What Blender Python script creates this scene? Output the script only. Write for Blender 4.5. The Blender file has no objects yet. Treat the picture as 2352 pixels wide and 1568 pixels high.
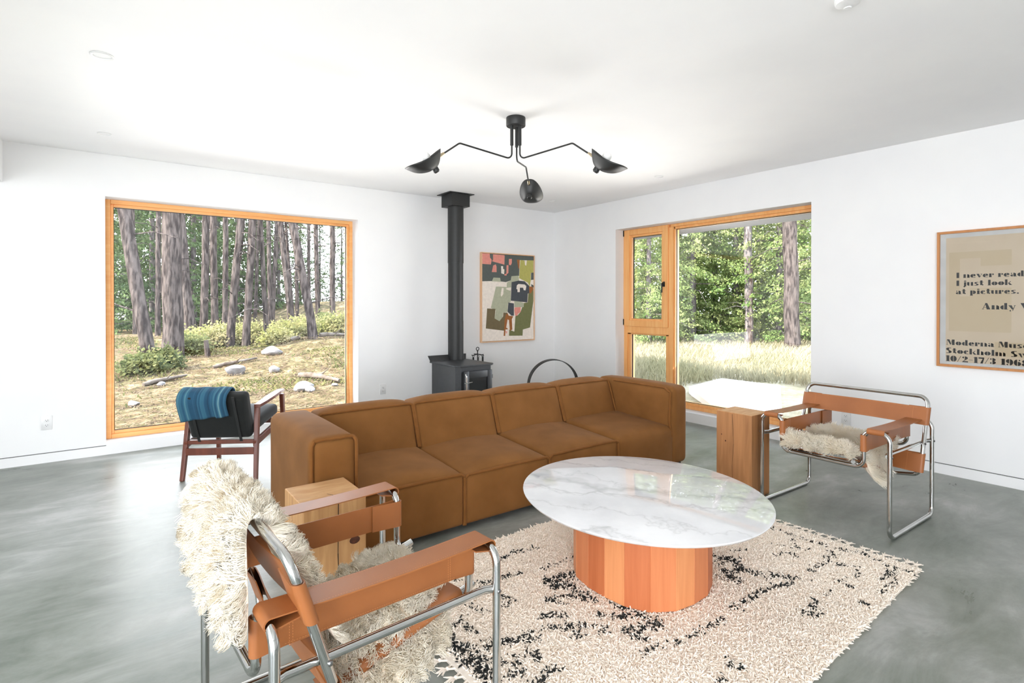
import bpy, bmesh, math, random
import numpy as np
from mathutils import Vector, Matrix
random.seed(7); rng = np.random.default_rng(7)
PI = math.pi
scn = bpy.context.scene
EXPOSURE, SKY, SUN, OUT_ALB = 0.77, 6.5, 14.0, 0.35
DAY_FILL = (36.0, 18.0, 24.0, 40.0)  # powers of the added fill lamps
SKY_LOW, SKY_HIGH = (.93, .96, 1.0), (.62, .78, 1.0)
SUNDIR = (.80, -.06, -.85)
COL = scn.collection

# ------------------------------------------------------------------ camera
cam = bpy.data.cameras.new('camera'); cam_o = bpy.data.objects.new('camera', cam); COL.objects.link(cam_o)
YAW, PITCH = 0.928979, -0.005668
cam_o.location = (-5.133793, -5.850924, 1.313971)
_fw = Vector((math.cos(YAW)*math.cos(PITCH), math.sin(YAW)*math.cos(PITCH), math.sin(PITCH)))
cam_o.rotation_euler = _fw.to_track_quat('-Z', 'Y').to_euler()
cam.sensor_width = 36.0; cam.lens = 36.0*1248.5367/2352; cam.shift_y = -82.4358/2352
cam.clip_start = 0.05; cam.clip_end = 300
scn.camera = cam_o

# ------------------------------------------------------------------ colour management / cycles
scn.view_settings.view_transform = 'Standard'
scn.view_settings.look = 'None'
scn.view_settings.gamma = 1.0
scn.view_settings.use_curve_mapping = False
scn.view_settings.exposure = EXPOSURE
scn.cycles.use_denoising = True
scn.cycles.max_bounces = 22; scn.cycles.diffuse_bounces = 20; scn.cycles.glossy_bounces = 5
scn.cycles.transparent_max_bounces = 12; scn.cycles.transmission_bounces = 4
scn.cycles.sample_clamp_indirect = 12.0
scn.cycles.caustics_reflective = False; scn.cycles.caustics_refractive = False

def lin(c):
    return tuple(((v/255)/12.92 if v/255 <= .04045 else ((v/255+.055)/1.055)**2.4) for v in c)

# ------------------------------------------------------------------ sky and sun
w = bpy.data.worlds.new('sky'); scn.world = w; w.use_nodes = True
nt = w.node_tree; nt.nodes.clear()
wout = nt.nodes.new('ShaderNodeOutputWorld'); bg = nt.nodes.new('ShaderNodeBackground')
tc = nt.nodes.new('ShaderNodeTexCoord'); sp = nt.nodes.new('ShaderNodeSeparateXYZ'); rp = nt.nodes.new('ShaderNodeValToRGB')
rp.color_ramp.elements[0].position = 0.0; rp.color_ramp.elements[0].color = (*SKY_LOW, 1)
rp.color_ramp.elements[1].position = 0.9; rp.color_ramp.elements[1].color = (*SKY_HIGH, 1)
nt.links.new(tc.outputs['Generated'], sp.inputs[0]); nt.links.new(sp.outputs['Z'], rp.inputs[0])
nt.links.new(rp.outputs[0], bg.inputs[0]); bg.inputs[1].default_value = SKY
nt.links.new(bg.outputs[0], wout.inputs[0])
sun = bpy.data.lights.new('sun', 'SUN'); sun.energy = SUN; sun.angle = 0.012; sun.color = (1.0, .93, .82)
sun_o = bpy.data.objects.new('sun', sun); COL.objects.link(sun_o)
sun_o.rotation_euler = Vector(SUNDIR).to_track_quat('-Z', 'Y').to_euler()
def portal(name, loc, direction, sx, sy):
    l = bpy.data.lights.new(name, 'AREA'); l.shape = 'RECTANGLE'; l.size = sx; l.size_y = sy
    l.cycles.is_portal = True
    o = bpy.data.objects.new(name, l); COL.objects.link(o); o.location = loc
    o.rotation_euler = Vector(direction).to_track_quat('-Z', 'Z').to_euler()
portal('daylight_portal_window', (-4.0, .30, 1.16), (0, -1, 0), 2.3, 2.2)
portal('daylight_portal_casement', (.30, -2.34, 1.16), (-1, 0, 0), 2.4, 2.2)
portal('daylight_portal_back', (-6.75, -8.6, 1.2), (0, 1, 0), 2.5, 2.3)
portal('daylight_portal_side', (-8.6, -6.0, 1.2), (1, 0, 0), 2.8, 2.3)

def day_fill(name, loc, direction, sx, sy, power, color=(1, 1, 1), spread=180):  # area lamp added on top of sky and sun to lift the room
    l = bpy.data.lights.new(name, 'AREA'); l.shape = 'RECTANGLE'; l.size = sx; l.size_y = sy; l.energy = power; l.color = color; l.spread = math.radians(spread)
    o = bpy.data.objects.new(name, l); COL.objects.link(o); o.location = loc
    o.rotation_euler = Vector(direction).to_track_quat('-Z', 'Z').to_euler()
day_fill('window_day_fill', (-4.014, .275, 1.16), (0, -1, .12), 2.1, 1.95, DAY_FILL[0], (.95, .97, 1.0))  # added lamp boosting the sky light through the picture window
day_fill('window_bounce_fill', (-4.014, .290, .66), (0, -1, 1), 2.1, .95, DAY_FILL[1], (1.0, .98, .95), 110)  # added up-light standing in for light off the slope, lifts the ceiling
day_fill('casement_bounce_fill', (.285, -2.34, .66), (-1, 0, 1), 2.2, .95, DAY_FILL[2], (1.0, .98, .95), 110)  # same kind of added up-light, at the right window
day_fill('back_fill', (-6.75, -8.55, 1.2), (.35, 1, .0), 2.4, 2.2, DAY_FILL[3], (1.0, .98, .96))  # unseen fill lamp added behind the camera to brighten the foreground

# ------------------------------------------------------------------ object helpers
def tag(o, label=None, cat=None, group=None, kind=None):
    if label: o['label'] = label
    if cat: o['category'] = cat
    if group: o['group'] = group
    if kind: o['kind'] = kind
    return o
def empty(name, loc=(0, 0, 0), rz=0.0, label=None, cat=None, group=None, parent=None, kind=None):
    o = bpy.data.objects.new(name, None); COL.objects.link(o); o.location = loc; o.rotation_euler = (0, 0, rz)
    o.empty_display_size = .1
    if parent: o.parent = parent
    return tag(o, label, cat, group, kind)
class MB:
    def __init__(s): s.v = []; s.f = []; s.m = []
    def add(s, vs, fs, mi=0):
        b = len(s.v); s.v += [tuple(v) for v in vs]; s.f += [tuple(i+b for i in f) for f in fs]; s.m += [mi]*len(fs); return s
    def box(s, x0, x1, y0, y1, z0, z1, mi=0):
        vs = [(x, y, z) for z in (z0, z1) for y in (y0, y1) for x in (x0, x1)]
        return s.add(vs, [(0, 2, 3, 1), (4, 5, 7, 6), (0, 1, 5, 4), (2, 6, 7, 3), (0, 4, 6, 2), (1, 3, 7, 5)], mi)
    def rbox(s, x0, x1, y0, y1, z0, z1, r=.004, seg=2, mi=0, mat=None):
        bm = bmesh.new(); bmesh.ops.create_cube(bm, size=1)
        for v in bm.verts:
            v.co = ((x0+x1)/2+v.co.x*(x1-x0), (y0+y1)/2+v.co.y*(y1-y0), (z0+z1)/2+v.co.z*(z1-z0))
        r = min(r, .49*min(x1-x0, y1-y0, z1-z0))
        bmesh.ops.bevel(bm, geom=bm.edges[:], offset=r, segments=seg, profile=.5, affect='EDGES')
        return s.bm(bm, mi, mat)
    def bm(s, bm, mi=0, mat=None):
        bm.verts.index_update()
        s.add([(mat @ v.co if mat else v.co)[:] for v in bm.verts], [[v.index for v in f.verts] for f in bm.faces], mi); bm.free(); return s
    def prism(s, poly, z0, z1, mi=0, f3=None):
        n = len(poly); g = f3 or (lambda x, y, z: (x, y, z))
        vs = [g(x, y, z0) for x, y in poly]+[g(x, y, z1) for x, y in poly]
        return s.add(vs, [tuple(range(n-1, -1, -1)), tuple(range(n, 2*n))]+[(i, (i+1) % n, n+(i+1) % n, n+i) for i in range(n)], mi)
    def tube(s, pts, r, n=12, closed=False, caps=True, mi=0, radii=None, flat=None):
        P = [Vector(p) for p in pts]; N = len(P); vs = []
        T = []
        for i in range(N):
            a = P[(i-1) % N] if closed or i else P[i]; b = P[(i+1) % N] if closed or i < N-1 else P[i]
            t = (b-a); T.append(t.normalized() if t.length > 1e-9 else Vector((0, 0, 1)))
        up = Vector((0, 0, 1)) if abs(T[0].z) < .9 else Vector((1, 0, 0))
        nrm = (up-T[0]*up.dot(T[0])).normalized()
        frames = []
        for i in range(N):
            nrm = (nrm-T[i]*nrm.dot(T[i])).normalized(); frames.append(nrm.copy())
        tw = 0.0
        if closed:
            n2 = (frames[-1]-T[0]*frames[-1].dot(T[0])).normalized()
            tw = math.atan2(T[0].dot(n2.cross(frames[0])), n2.dot(frames[0]))
        for i in range(N):
            rr = radii[i] if radii else r; nb = T[i].cross(frames[i])
            for k in range(n):
                a = 2*PI*k/n+tw*i/N
                vs.append(P[i]+frames[i]*(math.cos(a)*rr)+nb*(math.sin(a)*rr*(flat or 1)))
        fs = []
        for i in range(N if closed else N-1):
            j = (i+1) % N
            for k in range(n): fs.append((i*n+k, i*n+(k+1) % n, j*n+(k+1) % n, j*n+k))
        if caps and not closed: fs += [tuple(range(n-1, -1, -1)), tuple(range((N-1)*n, N*n))]
        return s.add(vs, fs, mi)
    def lathe(s, prof, c=(0, 0, 0), n=24, mi=0, axis='z', caps=True):
        vs = []
        for r, z in prof:
            for k in range(n):
                a = 2*PI*k/n; x, y = r*math.cos(a), r*math.sin(a)
                q = (x, y, z) if axis == 'z' else ((x, z, y) if axis == 'y' else (z, x, y))
                vs.append((c[0]+q[0], c[1]+q[1], c[2]+q[2]))
        fs = [(i*n+k, i*n+(k+1) % n, (i+1)*n+(k+1) % n, (i+1)*n+k) for i in range(len(prof)-1) for k in range(n)]
        if caps: fs += [tuple(range(n-1, -1, -1)), tuple(range((len(prof)-1)*n, len(prof)*n))]
        return s.add(vs, fs, mi)
    def grid(s, fn, nu, nv, mi=0, thick=None):
        vs = [fn(i/nu, j/nv) for i in range(nu+1) for j in range(nv+1)]
        fs = [(i*(nv+1)+j, (i+1)*(nv+1)+j, (i+1)*(nv+1)+j+1, i*(nv+1)+j+1) for i in range(nu) for j in range(nv)]
        return s.add(vs, fs, mi)
    def build(s, name, mats, parent=None, smooth=True, angle=40, merge=0.0, loc=None, solid=None, solid_off=0):
        me = bpy.data.meshes.new(name); me.from_pydata(s.v, [], s.f)
        if not isinstance(mats, (list, tuple)): mats = [mats]
        for m in mats: me.materials.append(m)
        if len(mats) > 1: me.polygons.foreach_set('material_index', s.m)
        bm = bmesh.new(); bm.from_mesh(me)
        if merge: bmesh.ops.remove_doubles(bm, verts=bm.verts[:], dist=merge)
        bmesh.ops.recalc_face_normals(bm, faces=bm.faces[:]); bm.to_mesh(me); bm.free()
        if smooth:
            me.polygons.foreach_set('use_smooth', [True]*len(me.polygons)); me.set_sharp_from_angle(angle=math.radians(angle))
        me.update()
        o = bpy.data.objects.new(name, me); COL.objects.link(o)
        if parent: o.parent = parent
        if loc: o.location = loc
        if solid:
            md = o.modifiers.new('thickness', 'SOLIDIFY'); md.thickness = solid; md.offset = solid_off
        return o
def np_mesh(name, V, F, mat, parent=None, smooth=True, mats=None, mi=None):
    """fast mesh from numpy: V (n,3), F (m,k)"""
    me = bpy.data.meshes.new(name); k = F.shape[1]
    me.vertices.add(len(V)); me.vertices.foreach_set('co', np.ascontiguousarray(V, np.float32).ravel())
    me.loops.add(F.size); me.loops.foreach_set('vertex_index', np.ascontiguousarray(F, np.int32).ravel())
    me.polygons.add(len(F)); me.polygons.foreach_set('loop_start', np.arange(0, F.size, k, dtype=np.int32))
    for m in (mats or [mat]): me.materials.append(m)
    if mi is not None: me.polygons.foreach_set('material_index', np.ascontiguousarray(mi, np.int32))
    me.polygons.foreach_set('use_smooth', np.full(len(F), smooth))
    me.update(calc_edges=True); me.validate()
    o = bpy.data.objects.new(name, me); COL.objects.link(o)
    if parent: o.parent = parent
    return o
def fillet(pts, r, seg=6, closed=False):
    P = [Vector(p) for p in pts]; out = []; N = len(P)
    for i in range(N):
        if not closed and i in (0, N-1): out.append(P[i]); continue
        a, b, c = P[(i-1) % N], P[i], P[(i+1) % N]
        d1 = (a-b); d2 = (c-b); l1, l2 = d1.length, d2.length; d1.normalize(); d2.normalize()
        ang = d1.angle(d2)
        rr = r[i] if isinstance(r, (list, tuple)) else r
        if ang > PI-.02: out.append(b); continue
        t = min(rr/math.tan(ang/2), l1*.49, l2*.49); rr = t*math.tan(ang/2)
        bis = (d1+d2).normalized(); cen = b+bis*(rr/math.sin(ang/2))
        p1, p2 = b+d1*t, b+d2*t; v1, v2 = p1-cen, p2-cen; tot = v1.angle(v2); ax = v1.cross(v2).normalized()
        for k in range(seg+1): out.append(cen+Matrix.Rotation(tot*k/seg, 3, ax) @ v1)
    return out
def copy_tree(o, parent=None):
    c = o.copy(); COL.objects.link(c)
    if parent: c.parent = parent
    for ch in list(o.children): copy_tree(ch, c)
    return c

# ------------------------------------------------------------------ materials
def nodes(name):
    m = bpy.data.materials.new(name); m.use_nodes = True; t = m.node_tree; t.nodes.clear()
    out = t.nodes.new('ShaderNodeOutputMaterial'); b = t.nodes.new('ShaderNodeBsdfPrincipled'); t.links.new(b.outputs[0], out.inputs[0])
    return m, t, b
def N(t, typ, **kw):
    n = t.nodes.new(typ)
    for k, v in kw.items():
        if k.startswith('i_'): n.inputs[k[2:].replace('_', ' ')].default_value = v
        else: setattr(n, k, v)
    return n
def coords(t, scale=(1, 1, 1), rot=(0, 0, 0), kind='Object'):
    c = N(t, 'ShaderNodeTexCoord'); mp = N(t, 'ShaderNodeMapping'); mp.inputs['Scale'].default_value = scale; mp.inputs['Rotation'].default_value = rot
    t.links.new(c.outputs[kind], mp.inputs[0]); return mp.outputs[0]
def ramp(t, src, stops):
    r = N(t, 'ShaderNodeValToRGB'); e = r.color_ramp.elements
    while len(e) < len(stops): e.new(.5)
    for i, (p, c) in enumerate(stops): e[i].position = p; e[i].color = (*c, 1)
    t.links.new(src, r.inputs[0]); return r.outputs[0]
def bump(t, b, src, strength=.2, dist=.002):
    n = N(t, 'ShaderNodeBump'); n.inputs['Strength'].default_value = strength; n.inputs['Distance'].default_value = dist
    t.links.new(src, n.inputs['Height']); t.links.new(n.outputs[0], b.inputs['Normal'])
def mat(name, c1, c2=None, rough=.6, metal=0, scale=8, detail=4, bmp=0, bscale=None, bdist=.002, stretch=(1, 1, 1), sheen=0, spec=.5, coat=0, lo=.3, hi=.7, srgb=True):
    m, t, b = nodes(name); f = lin if srgb else (lambda c: c)
    b.inputs['Roughness'].default_value = rough; b.inputs['Metallic'].default_value = metal
    b.inputs['Specular IOR Level'].default_value = spec
    if sheen: b.inputs['Sheen Weight'].default_value = sheen; b.inputs['Sheen Roughness'].default_value = .4
    if coat: b.inputs['Coat Weight'].default_value = coat; b.inputs['Coat Roughness'].default_value = .15
    co = coords(t, stretch)
    n = N(t, 'ShaderNodeTexNoise'); n.inputs['Scale'].default_value = scale; n.inputs['Detail'].default_value = detail; t.links.new(co, n.inputs[0])
    c = ramp(t, n.outputs[0], [(lo, f(c1)), (hi, f(c2 or tuple(x*.92 for x in c1)))]); t.links.new(c, b.inputs['Base Color'])
    if bmp:
        n2 = N(t, 'ShaderNodeTexNoise'); n2.inputs['Scale'].default_value = bscale or scale*20; n2.inputs['Detail'].default_value = 3; t.links.new(co, n2.inputs[0])
        bump(t, b, n2.outputs[0], bmp, bdist)
    return m
def wood(name, c1, c2, axis='z', scale=6, stretch=14, rough=.5, fine=.35, coat=0):
    m, t, b = nodes(name); s = [stretch]*3; s['xyz'.index(axis)] = 1.0
    s = [x*scale/10 for x in s]
    co = coords(t, s); n = N(t, 'ShaderNodeTexNoise'); n.inputs['Scale'].default_value = 3; n.inputs['Detail'].default_value = 6; n.inputs['Distortion'].default_value = .6
    t.links.new(co, n.inputs[0]); c = ramp(t, n.outputs[0], [(.28, lin(c1)), (.5, lin(tuple((a+q)/2 for a, q in zip(c1, c2)))), (.72, lin(c2))])
    t.links.new(c, b.inputs['Base Color']); b.inputs['Roughness'].default_value = rough; bump(t, b, n.outputs[0], fine*.4, .002)
    if coat: b.inputs['Coat Weight'].default_value = coat; b.inputs['Coat Roughness'].default_value = .2
    return m
def leafmat(name, c1, c2, trans=.4, scale=1.5):
    m = bpy.data.materials.new(name); m.use_nodes = True; t = m.node_tree; t.nodes.clear()
    out = N(t, 'ShaderNodeOutputMaterial'); d = N(t, 'ShaderNodeBsdfDiffuse'); tr = N(t, 'ShaderNodeBsdfTranslucent'); mx = N(t, 'ShaderNodeMixShader'); mx.inputs[0].default_value = trans
    co = coords(t, kind='Object'); n = N(t, 'ShaderNodeTexNoise'); n.inputs['Scale'].default_value = scale; n.inputs['Detail'].default_value = 5; t.links.new(co, n.inputs[0])
    c = ramp(t, n.outputs[0], [(.35, c1), (.65, c2)])
    t.links.new(c, d.inputs[0]); t.links.new(c, tr.inputs[0]); t.links.new(d.outputs[0], mx.inputs[1]); t.links.new(tr.outputs[0], mx.inputs[2]); t.links.new(mx.outputs[0], out.inputs[0])
    return m
def woolmat(name, c1, c2):
    return leafmat(name, c1, c2, .08, 10)
def glassmat(name, tint=(1, 1, 1), refl=1.0):
    m = bpy.data.materials.new(name); m.use_nodes = True; t = m.node_tree; t.nodes.clear()
    out = N(t, 'ShaderNodeOutputMaterial'); tr = N(t, 'ShaderNodeBsdfTransparent'); g = N(t, 'ShaderNodeBsdfGlossy'); mx = N(t, 'ShaderNodeMixShader'); fr = N(t, 'ShaderNodeFresnel')
    tr.inputs[0].default_value = (*tint, 1); g.inputs['Roughness'].default_value = 0.0; fr.inputs[0].default_value = 1.45
    t.links.new(fr.outputs[0], mx.inputs[0]); t.links.new(tr.outputs[0], mx.inputs[1]); t.links.new(g.outputs[0], mx.inputs[2]); t.links.new(mx.outputs[0], out.inputs[0])
    return m
M = {}
M['wall'] = mat('white_wall_paint', (238, 238, 238), (235, 235, 236), rough=.75, scale=3, bmp=.05, bscale=300, bdist=.0005, spec=.3)
M['ceiling'] = mat('white_ceiling_paint', (240, 240, 240), (237, 237, 238), rough=.85, scale=3, bmp=.05, bscale=300, bdist=.0005, spec=.2)
M['plastic'] = mat('white_plastic', (236, 236, 236), rough=.35)
M['dark'] = mat('dark_slot', (25, 25, 25), rough=.8)
M['fir'] = wood('oiled_fir_window_frame', (236, 166, 98), (245, 190, 124), 'z', 6, 16, .42)
M['firx'] = wood('oiled_fir_rail', (236, 166, 98), (245, 190, 124), 'x', 6, 16, .42)
M['firy'] = wood('oiled_fir_rail_side', (236, 166, 98), (245, 190, 124), 'y', 6, 16, .42)
M['glass'] = glassmat('window_glass')
M['chrome'] = mat('polished_chrome', (205, 205, 203), rough=.07, metal=1)
M['steel'] = mat('steel_bolt', (150, 150, 150), rough=.25, metal=1)
M['leather'] = mat('tan_saddle_leather', (158, 97, 53), (142, 85, 45), rough=.42, scale=5, bmp=.12, bscale=500, bdist=.0008, spec=.45)
M['leather_edge'] = mat('dark_leather_edge', (74, 52, 48), rough=.6)
M['stitch'] = mat('orange_thread', (214, 140, 82), rough=.7)
M['wool'] = woolmat('cream_sheep_wool', (.965, .915, .81), (.945, .865, .715))
M['suede'] = mat('pale_sheepskin_suede', (242, 230, 212), (236, 222, 202), rough=.9, scale=12)
M['sofa'] = mat('caramel_velvet_fabric', (130, 87, 45), (115, 75, 35), rough=.9, scale=5, bmp=.3, bscale=380, bdist=.0014, sheen=.03, spec=.2)
M['pipe'] = mat('caramel_piping_cord', (128, 83, 41), (115, 73, 33), rough=.9, scale=14, bmp=.2, bscale=500, sheen=.03, spec=.2)
M['black'] = mat('matte_black_paint', (34, 35, 35), (30, 31, 31), rough=.5, scale=30, bmp=.1, bscale=500, bdist=.0004)
M['stove'] = mat('charcoal_stove_steel', (58, 60, 63), (52, 54, 56), rough=.42, scale=30, bmp=.12, bscale=600, bdist=.0005, metal=.3)
M['brass'] = mat('aged_brass', (196, 180, 152), rough=.3, metal=1)
M['frame_maple'] = wood('pale_maple_frame', (232, 190, 150), (222, 176, 134), 'z', 8, 14, .5)
M['frame_oak'] = wood('oak_picture_frame', (196, 134, 80), (182, 120, 68), 'z', 8, 14, .5)
M['beam'] = wood('solid_fir_block', (172, 120, 74), (142, 96, 56), 'z', 9, 12, .6)
M['beam_pale'] = wood('pale_fir_block', (206, 160, 108), (170, 122, 74), 'z', 9, 12, .6)
M['endgrain'] = mat('fir_block_end_grain', (206, 164, 118), (188, 140, 92), rough=.65, scale=9, stretch=(1, 3.5, 1), bmp=.1, bscale=80)
M['check'] = mat('drying_crack', (48, 30, 20), rough=.9)
M['knot'] = mat('wood_knot', (96, 50, 26), (60, 30, 16), rough=.7, scale=60)
M['walnut'] = wood('dark_walnut_chair_wood', (112, 56, 36), (88, 42, 26), 'z', 8, 10, .35)
M['blackwool'] = mat('black_wool_upholstery', (20, 23, 22), (15, 18, 17), rough=.95, scale=20, bmp=.2, bscale=300, sheen=.2)
M['rugbase'] = mat('cream_rug_weave', (236, 224, 210), (226, 212, 198), rough=.95, scale=40, spec=.1)
M['pile'] = mat('cream_rug_yarn', (246, 236, 224), (236, 223, 208), rough=.95, scale=30, spec=.05)
M['darkpile'] = mat('charcoal_rug_yarn', (44, 46, 46), (58, 58, 56), rough=.95, scale=60, spec=.05)
M['tassel'] = mat('cream_cotton_cord', (244, 234, 222), (234, 222, 208), rough=.95, scale=40, spec=.05)
M['staves'] = [wood('fir_stave_%s' % n, a, b, 'z', 8, 16, .45) for n, a, b in (('red', (196, 114, 70), (180, 98, 56)), ('amber', (222, 150, 100), (208, 134, 84)), ('pink', (210, 132, 86), (196, 116, 72)))]
M['patch_slab'] = mat('pale_patch_slab', (225, 222, 216), (212, 208, 202), rough=.9, scale=2)  # for the added slab outside the right window
M['soffit'] = mat('grey_soffit_board', (104, 104, 107), (98, 98, 101), rough=.8)
M['mirror'] = M['chrome']
STREAKS=[(1,[(-2.07,-4.25),(-2.07,-4.46),(-2.06,-4.58),(-2.00,-4.68),(-2.05,-4.81),(-2.04,-4.92)]),
(1,[(-2.55,-4.26),(-2.46,-4.30)]),
(2,[(-2.70,-4.31),(-2.64,-4.31),(-2.56,-4.34)]),
(3,[(-2.80,-4.40),(-2.78,-4.45),(-2.74,-4.37),(-2.65,-4.42),(-2.65,-4.48)]),
(0.7,[(-2.39,-4.43),(-2.32,-4.44),(-2.29,-4.48),(-2.35,-4.51)]),
(1,[(-2.42,-4.61),(-2.35,-4.61),(-2.26,-4.62),(-2.11,-4.58),(-2.16,-4.62)]),
(1,[(-2.65,-4.53),(-2.58,-4.54),(-2.55,-4.59),(-2.60,-4.62),(-2.72,-4.58),(-2.81,-4.57),(-2.84,-4.57),(-2.93,-4.57),(-3.00,-4.56),(-2.98,-4.61)]),
(0.7,[(-2.53,-4.60),(-2.51,-4.65)]),
(0.7,[(-2.42,-4.74),(-2.29,-4.77),(-2.18,-4.73),(-2.24,-4.66)]),
(0.8,[(-2.39,-4.74),(-2.42,-4.79),(-2.39,-4.80)]),
(1,[(-2.57,-4.75),(-2.51,-4.78)]),
(1,[(-2.24,-4.85),(-2.07,-4.85),(-2.18,-4.90),(-2.35,-4.89),(-2.35,-4.91)]),
(1,[(-2.51,-4.87),(-2.52,-4.89),(-2.51,-4.92)]),
(1.4,[(-2.79,-4.75),(-2.79,-4.80),(-2.74,-4.80)]),
(1.4,[(-2.66,-4.75),(-2.73,-4.77),(-2.70,-4.79)]),
(1.2,[(-3.32,-4.75),(-3.35,-4.77),(-3.32,-4.81)]),
(1.2,[(-3.40,-4.78),(-3.45,-4.79)]),
(1,[(-3.12,-4.58),(-3.13,-4.60)]),
(0.6,[(-2.27,-4.35),(-2.23,-4.40)]),
(0.8,[(-2.12,-4.38),(-2.22,-4.46),(-2.17,-4.50)]),
(3,[(-3.49,-3.94),(-3.40,-3.93),(-3.35,-3.94),(-3.36,-3.99)]),
(3.5,[(-3.49,-3.95),(-3.44,-4.03),(-3.44,-4.11),(-3.44,-4.17)]),
(1.5,[(-3.60,-4.06),(-3.52,-4.06),(-3.46,-4.13)]),
(2,[(-3.40,-4.24),(-3.38,-4.28),(-3.36,-4.32)]),
(2.2,[(-3.49,-4.27),(-3.43,-4.33),(-3.36,-4.38),(-3.35,-4.42),(-3.35,-4.48)]),
(3,[(-3.49,-4.40),(-3.42,-4.43),(-3.35,-4.47)]),
(2,[(-3.49,-4.44),(-3.47,-4.49)]),
(1.2,[(-3.70,-4.13),(-3.60,-4.20)]),
(1.2,[(-3.84,-4.19),(-3.71,-4.20),(-3.68,-4.24),(-3.60,-4.27),(-3.54,-4.34),(-3.59,-4.36)]),
(1.2,[(-4.03,-4.17),(-3.95,-4.17),(-3.85,-4.21),(-3.79,-4.24)]),
(1,[(-3.88,-4.27),(-3.86,-4.31)]),
(1.2,[(-3.54,-4.54),(-3.47,-4.55),(-3.40,-4.57),(-3.27,-4.58),(-3.18,-4.58),(-3.12,-4.60)]),
(3,[(-2.65,-4.25),(-2.61,-4.32),(-2.66,-4.40),(-2.64,-4.47)]),
(1.6,[(-2.79,-4.39),(-2.77,-4.46)]),
(1,[(-3.01,-4.56),(-2.92,-4.58),(-2.83,-4.58)]),
(1,[(-2.64,-4.52),(-2.56,-4.55),(-2.61,-4.61),(-2.69,-4.58)]),
(0.8,[(-3.75,-3.92),(-3.71,-3.93),(-3.76,-3.97)]),
(1,[(-3.77,-3.77),(-3.68,-3.76),(-3.61,-3.78),(-3.53,-3.80)]),
(1,[(-3.46,-3.82),(-3.35,-3.83),(-3.22,-3.82)]),
(1,[(-3.42,-3.62),(-3.32,-3.63)]),
(0.6,[(-3.56,-3.63),(-3.43,-3.61)]),
(2.2,[(-3.67,-4.31),(-3.65,-4.31)]),
(4.5,[(-4.09,-3.92),(-4.08,-3.97),(-4.09,-4.05),(-4.07,-4.12),(-4.08,-4.18),(-4.07,-4.23),(-4.07,-4.28),(-4.08,-4.34)]),
(1.6,[(-4.04,-3.97),(-3.99,-3.96),(-3.94,-3.94)]),
(1.4,[(-3.98,-3.99),(-3.97,-4.06)]),
(1,[(-4.05,-4.12),(-4.01,-4.14)]),
(1,[(-3.97,-4.12),(-3.95,-4.15)]),
(1,[(-3.92,-4.16),(-3.88,-4.19)]),
(1,[(-3.83,-4.19),(-3.78,-4.17)]),
(1.2,[(-3.86,-4.20),(-3.79,-4.25)]),
(1.4,[(-3.87,-4.25),(-3.87,-4.32),(-3.94,-4.29),(-3.94,-4.26)]),
(1.6,[(-3.97,-4.42),(-3.93,-4.42),(-3.87,-4.39),(-3.86,-4.41)]),
(1.3,[(-4.03,-4.33),(-3.97,-4.35),(-3.96,-4.32)]),
(2,[(-3.48,-3.92),(-3.50,-3.99),(-3.46,-3.97),(-3.38,-3.99)]),
(1.3,[(-3.59,-4.05),(-3.56,-4.11)]),
(1.3,[(-3.69,-4.13),(-3.61,-4.15)]),
(1,[(-3.63,-4.21),(-3.67,-4.27),(-3.71,-4.21)]),
(1,[(-3.58,-3.65),(-3.51,-3.62),(-3.43,-3.60),(-3.39,-3.60)]),
(1,[(-3.83,-3.66),(-3.77,-3.72),(-3.71,-3.78),(-3.67,-3.78),(-3.60,-3.78),(-3.51,-3.79)]),
(1.2,[(-3.89,-3.87),(-3.86,-3.96)]),
(1.2,[(-3.73,-3.91),(-3.71,-3.94),(-3.77,-3.98)]),
(1,[(-4.02,-4.21),(-3.99,-4.27)])]
TRUNKS=[(-4.55, 4.95, 0.28, -4.89, 5.2, 2.86, 0.094),
(-4.1, 6.48, 0.27, -4.11, 6.49, 3.03, 0.16),
(-3.39, 10.33, 0.49, -3.61, 10.49, 3.6, 0.112),
(-2.83, 12.4, 0.39, -2.75, 12.34, 3.86, 0.096),
(-2.39, 13.32, 0.31, -2.44, 13.36, 4.02, 0.095),
(-2.33, 12.03, 0.5, -2.3, 12.0, 3.84, 0.071),
(-2.96, 7.5, 0.31, -2.73, 7.34, 3.16, 0.077),
(-2.66, 7.28, 0.35, -2.52, 7.17, 3.14, 0.072),
(-0.98, 16.01, 1.22, -0.89, 15.95, 4.2, 0.048),
(-0.96, 14.75, 0.69, -0.85, 14.67, 4.12, 0.053),
(-2.21, 7.32, 0.35, -2.33, 7.41, 3.18, 0.049),
(-1.5, 10.16, 0.79, -1.53, 10.18, 3.57, 0.054),
(-0.73, 13.33, 1.01, -0.58, 13.22, 3.98, 0.065),
(-1.01, 9.8, 1.09, -1.26, 9.98, 3.53, 0.078),
(0.12, 13.94, 1.3, -0.09, 14.1, 4.12, 0.046),
(-0.05, 12.82, 1.06, -0.08, 12.85, 3.82, 0.058),
(-1.45, 6.37, 0.58, -1.83, 6.66, 3.06, 0.087),
(1.15, 15.67, 1.39, 1.15, 15.67, 4.36, 0.059),
(0.5, 12.41, 1.26, 0.44, 12.46, 3.9, 0.072),
(0.54, 11.13, 1.3, 0.55, 11.12, 3.7, 0.082),
(-2.29, 20.73, 0.47, -2.23, 20.69, 5.03, 0.046),
(-4.45, 13.61, 0.05, -4.49, 13.64, 4.05, 0.045),
(-4.06, 10.82, 0.2, -4.04, 10.81, 3.54, 0.056)]
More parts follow.
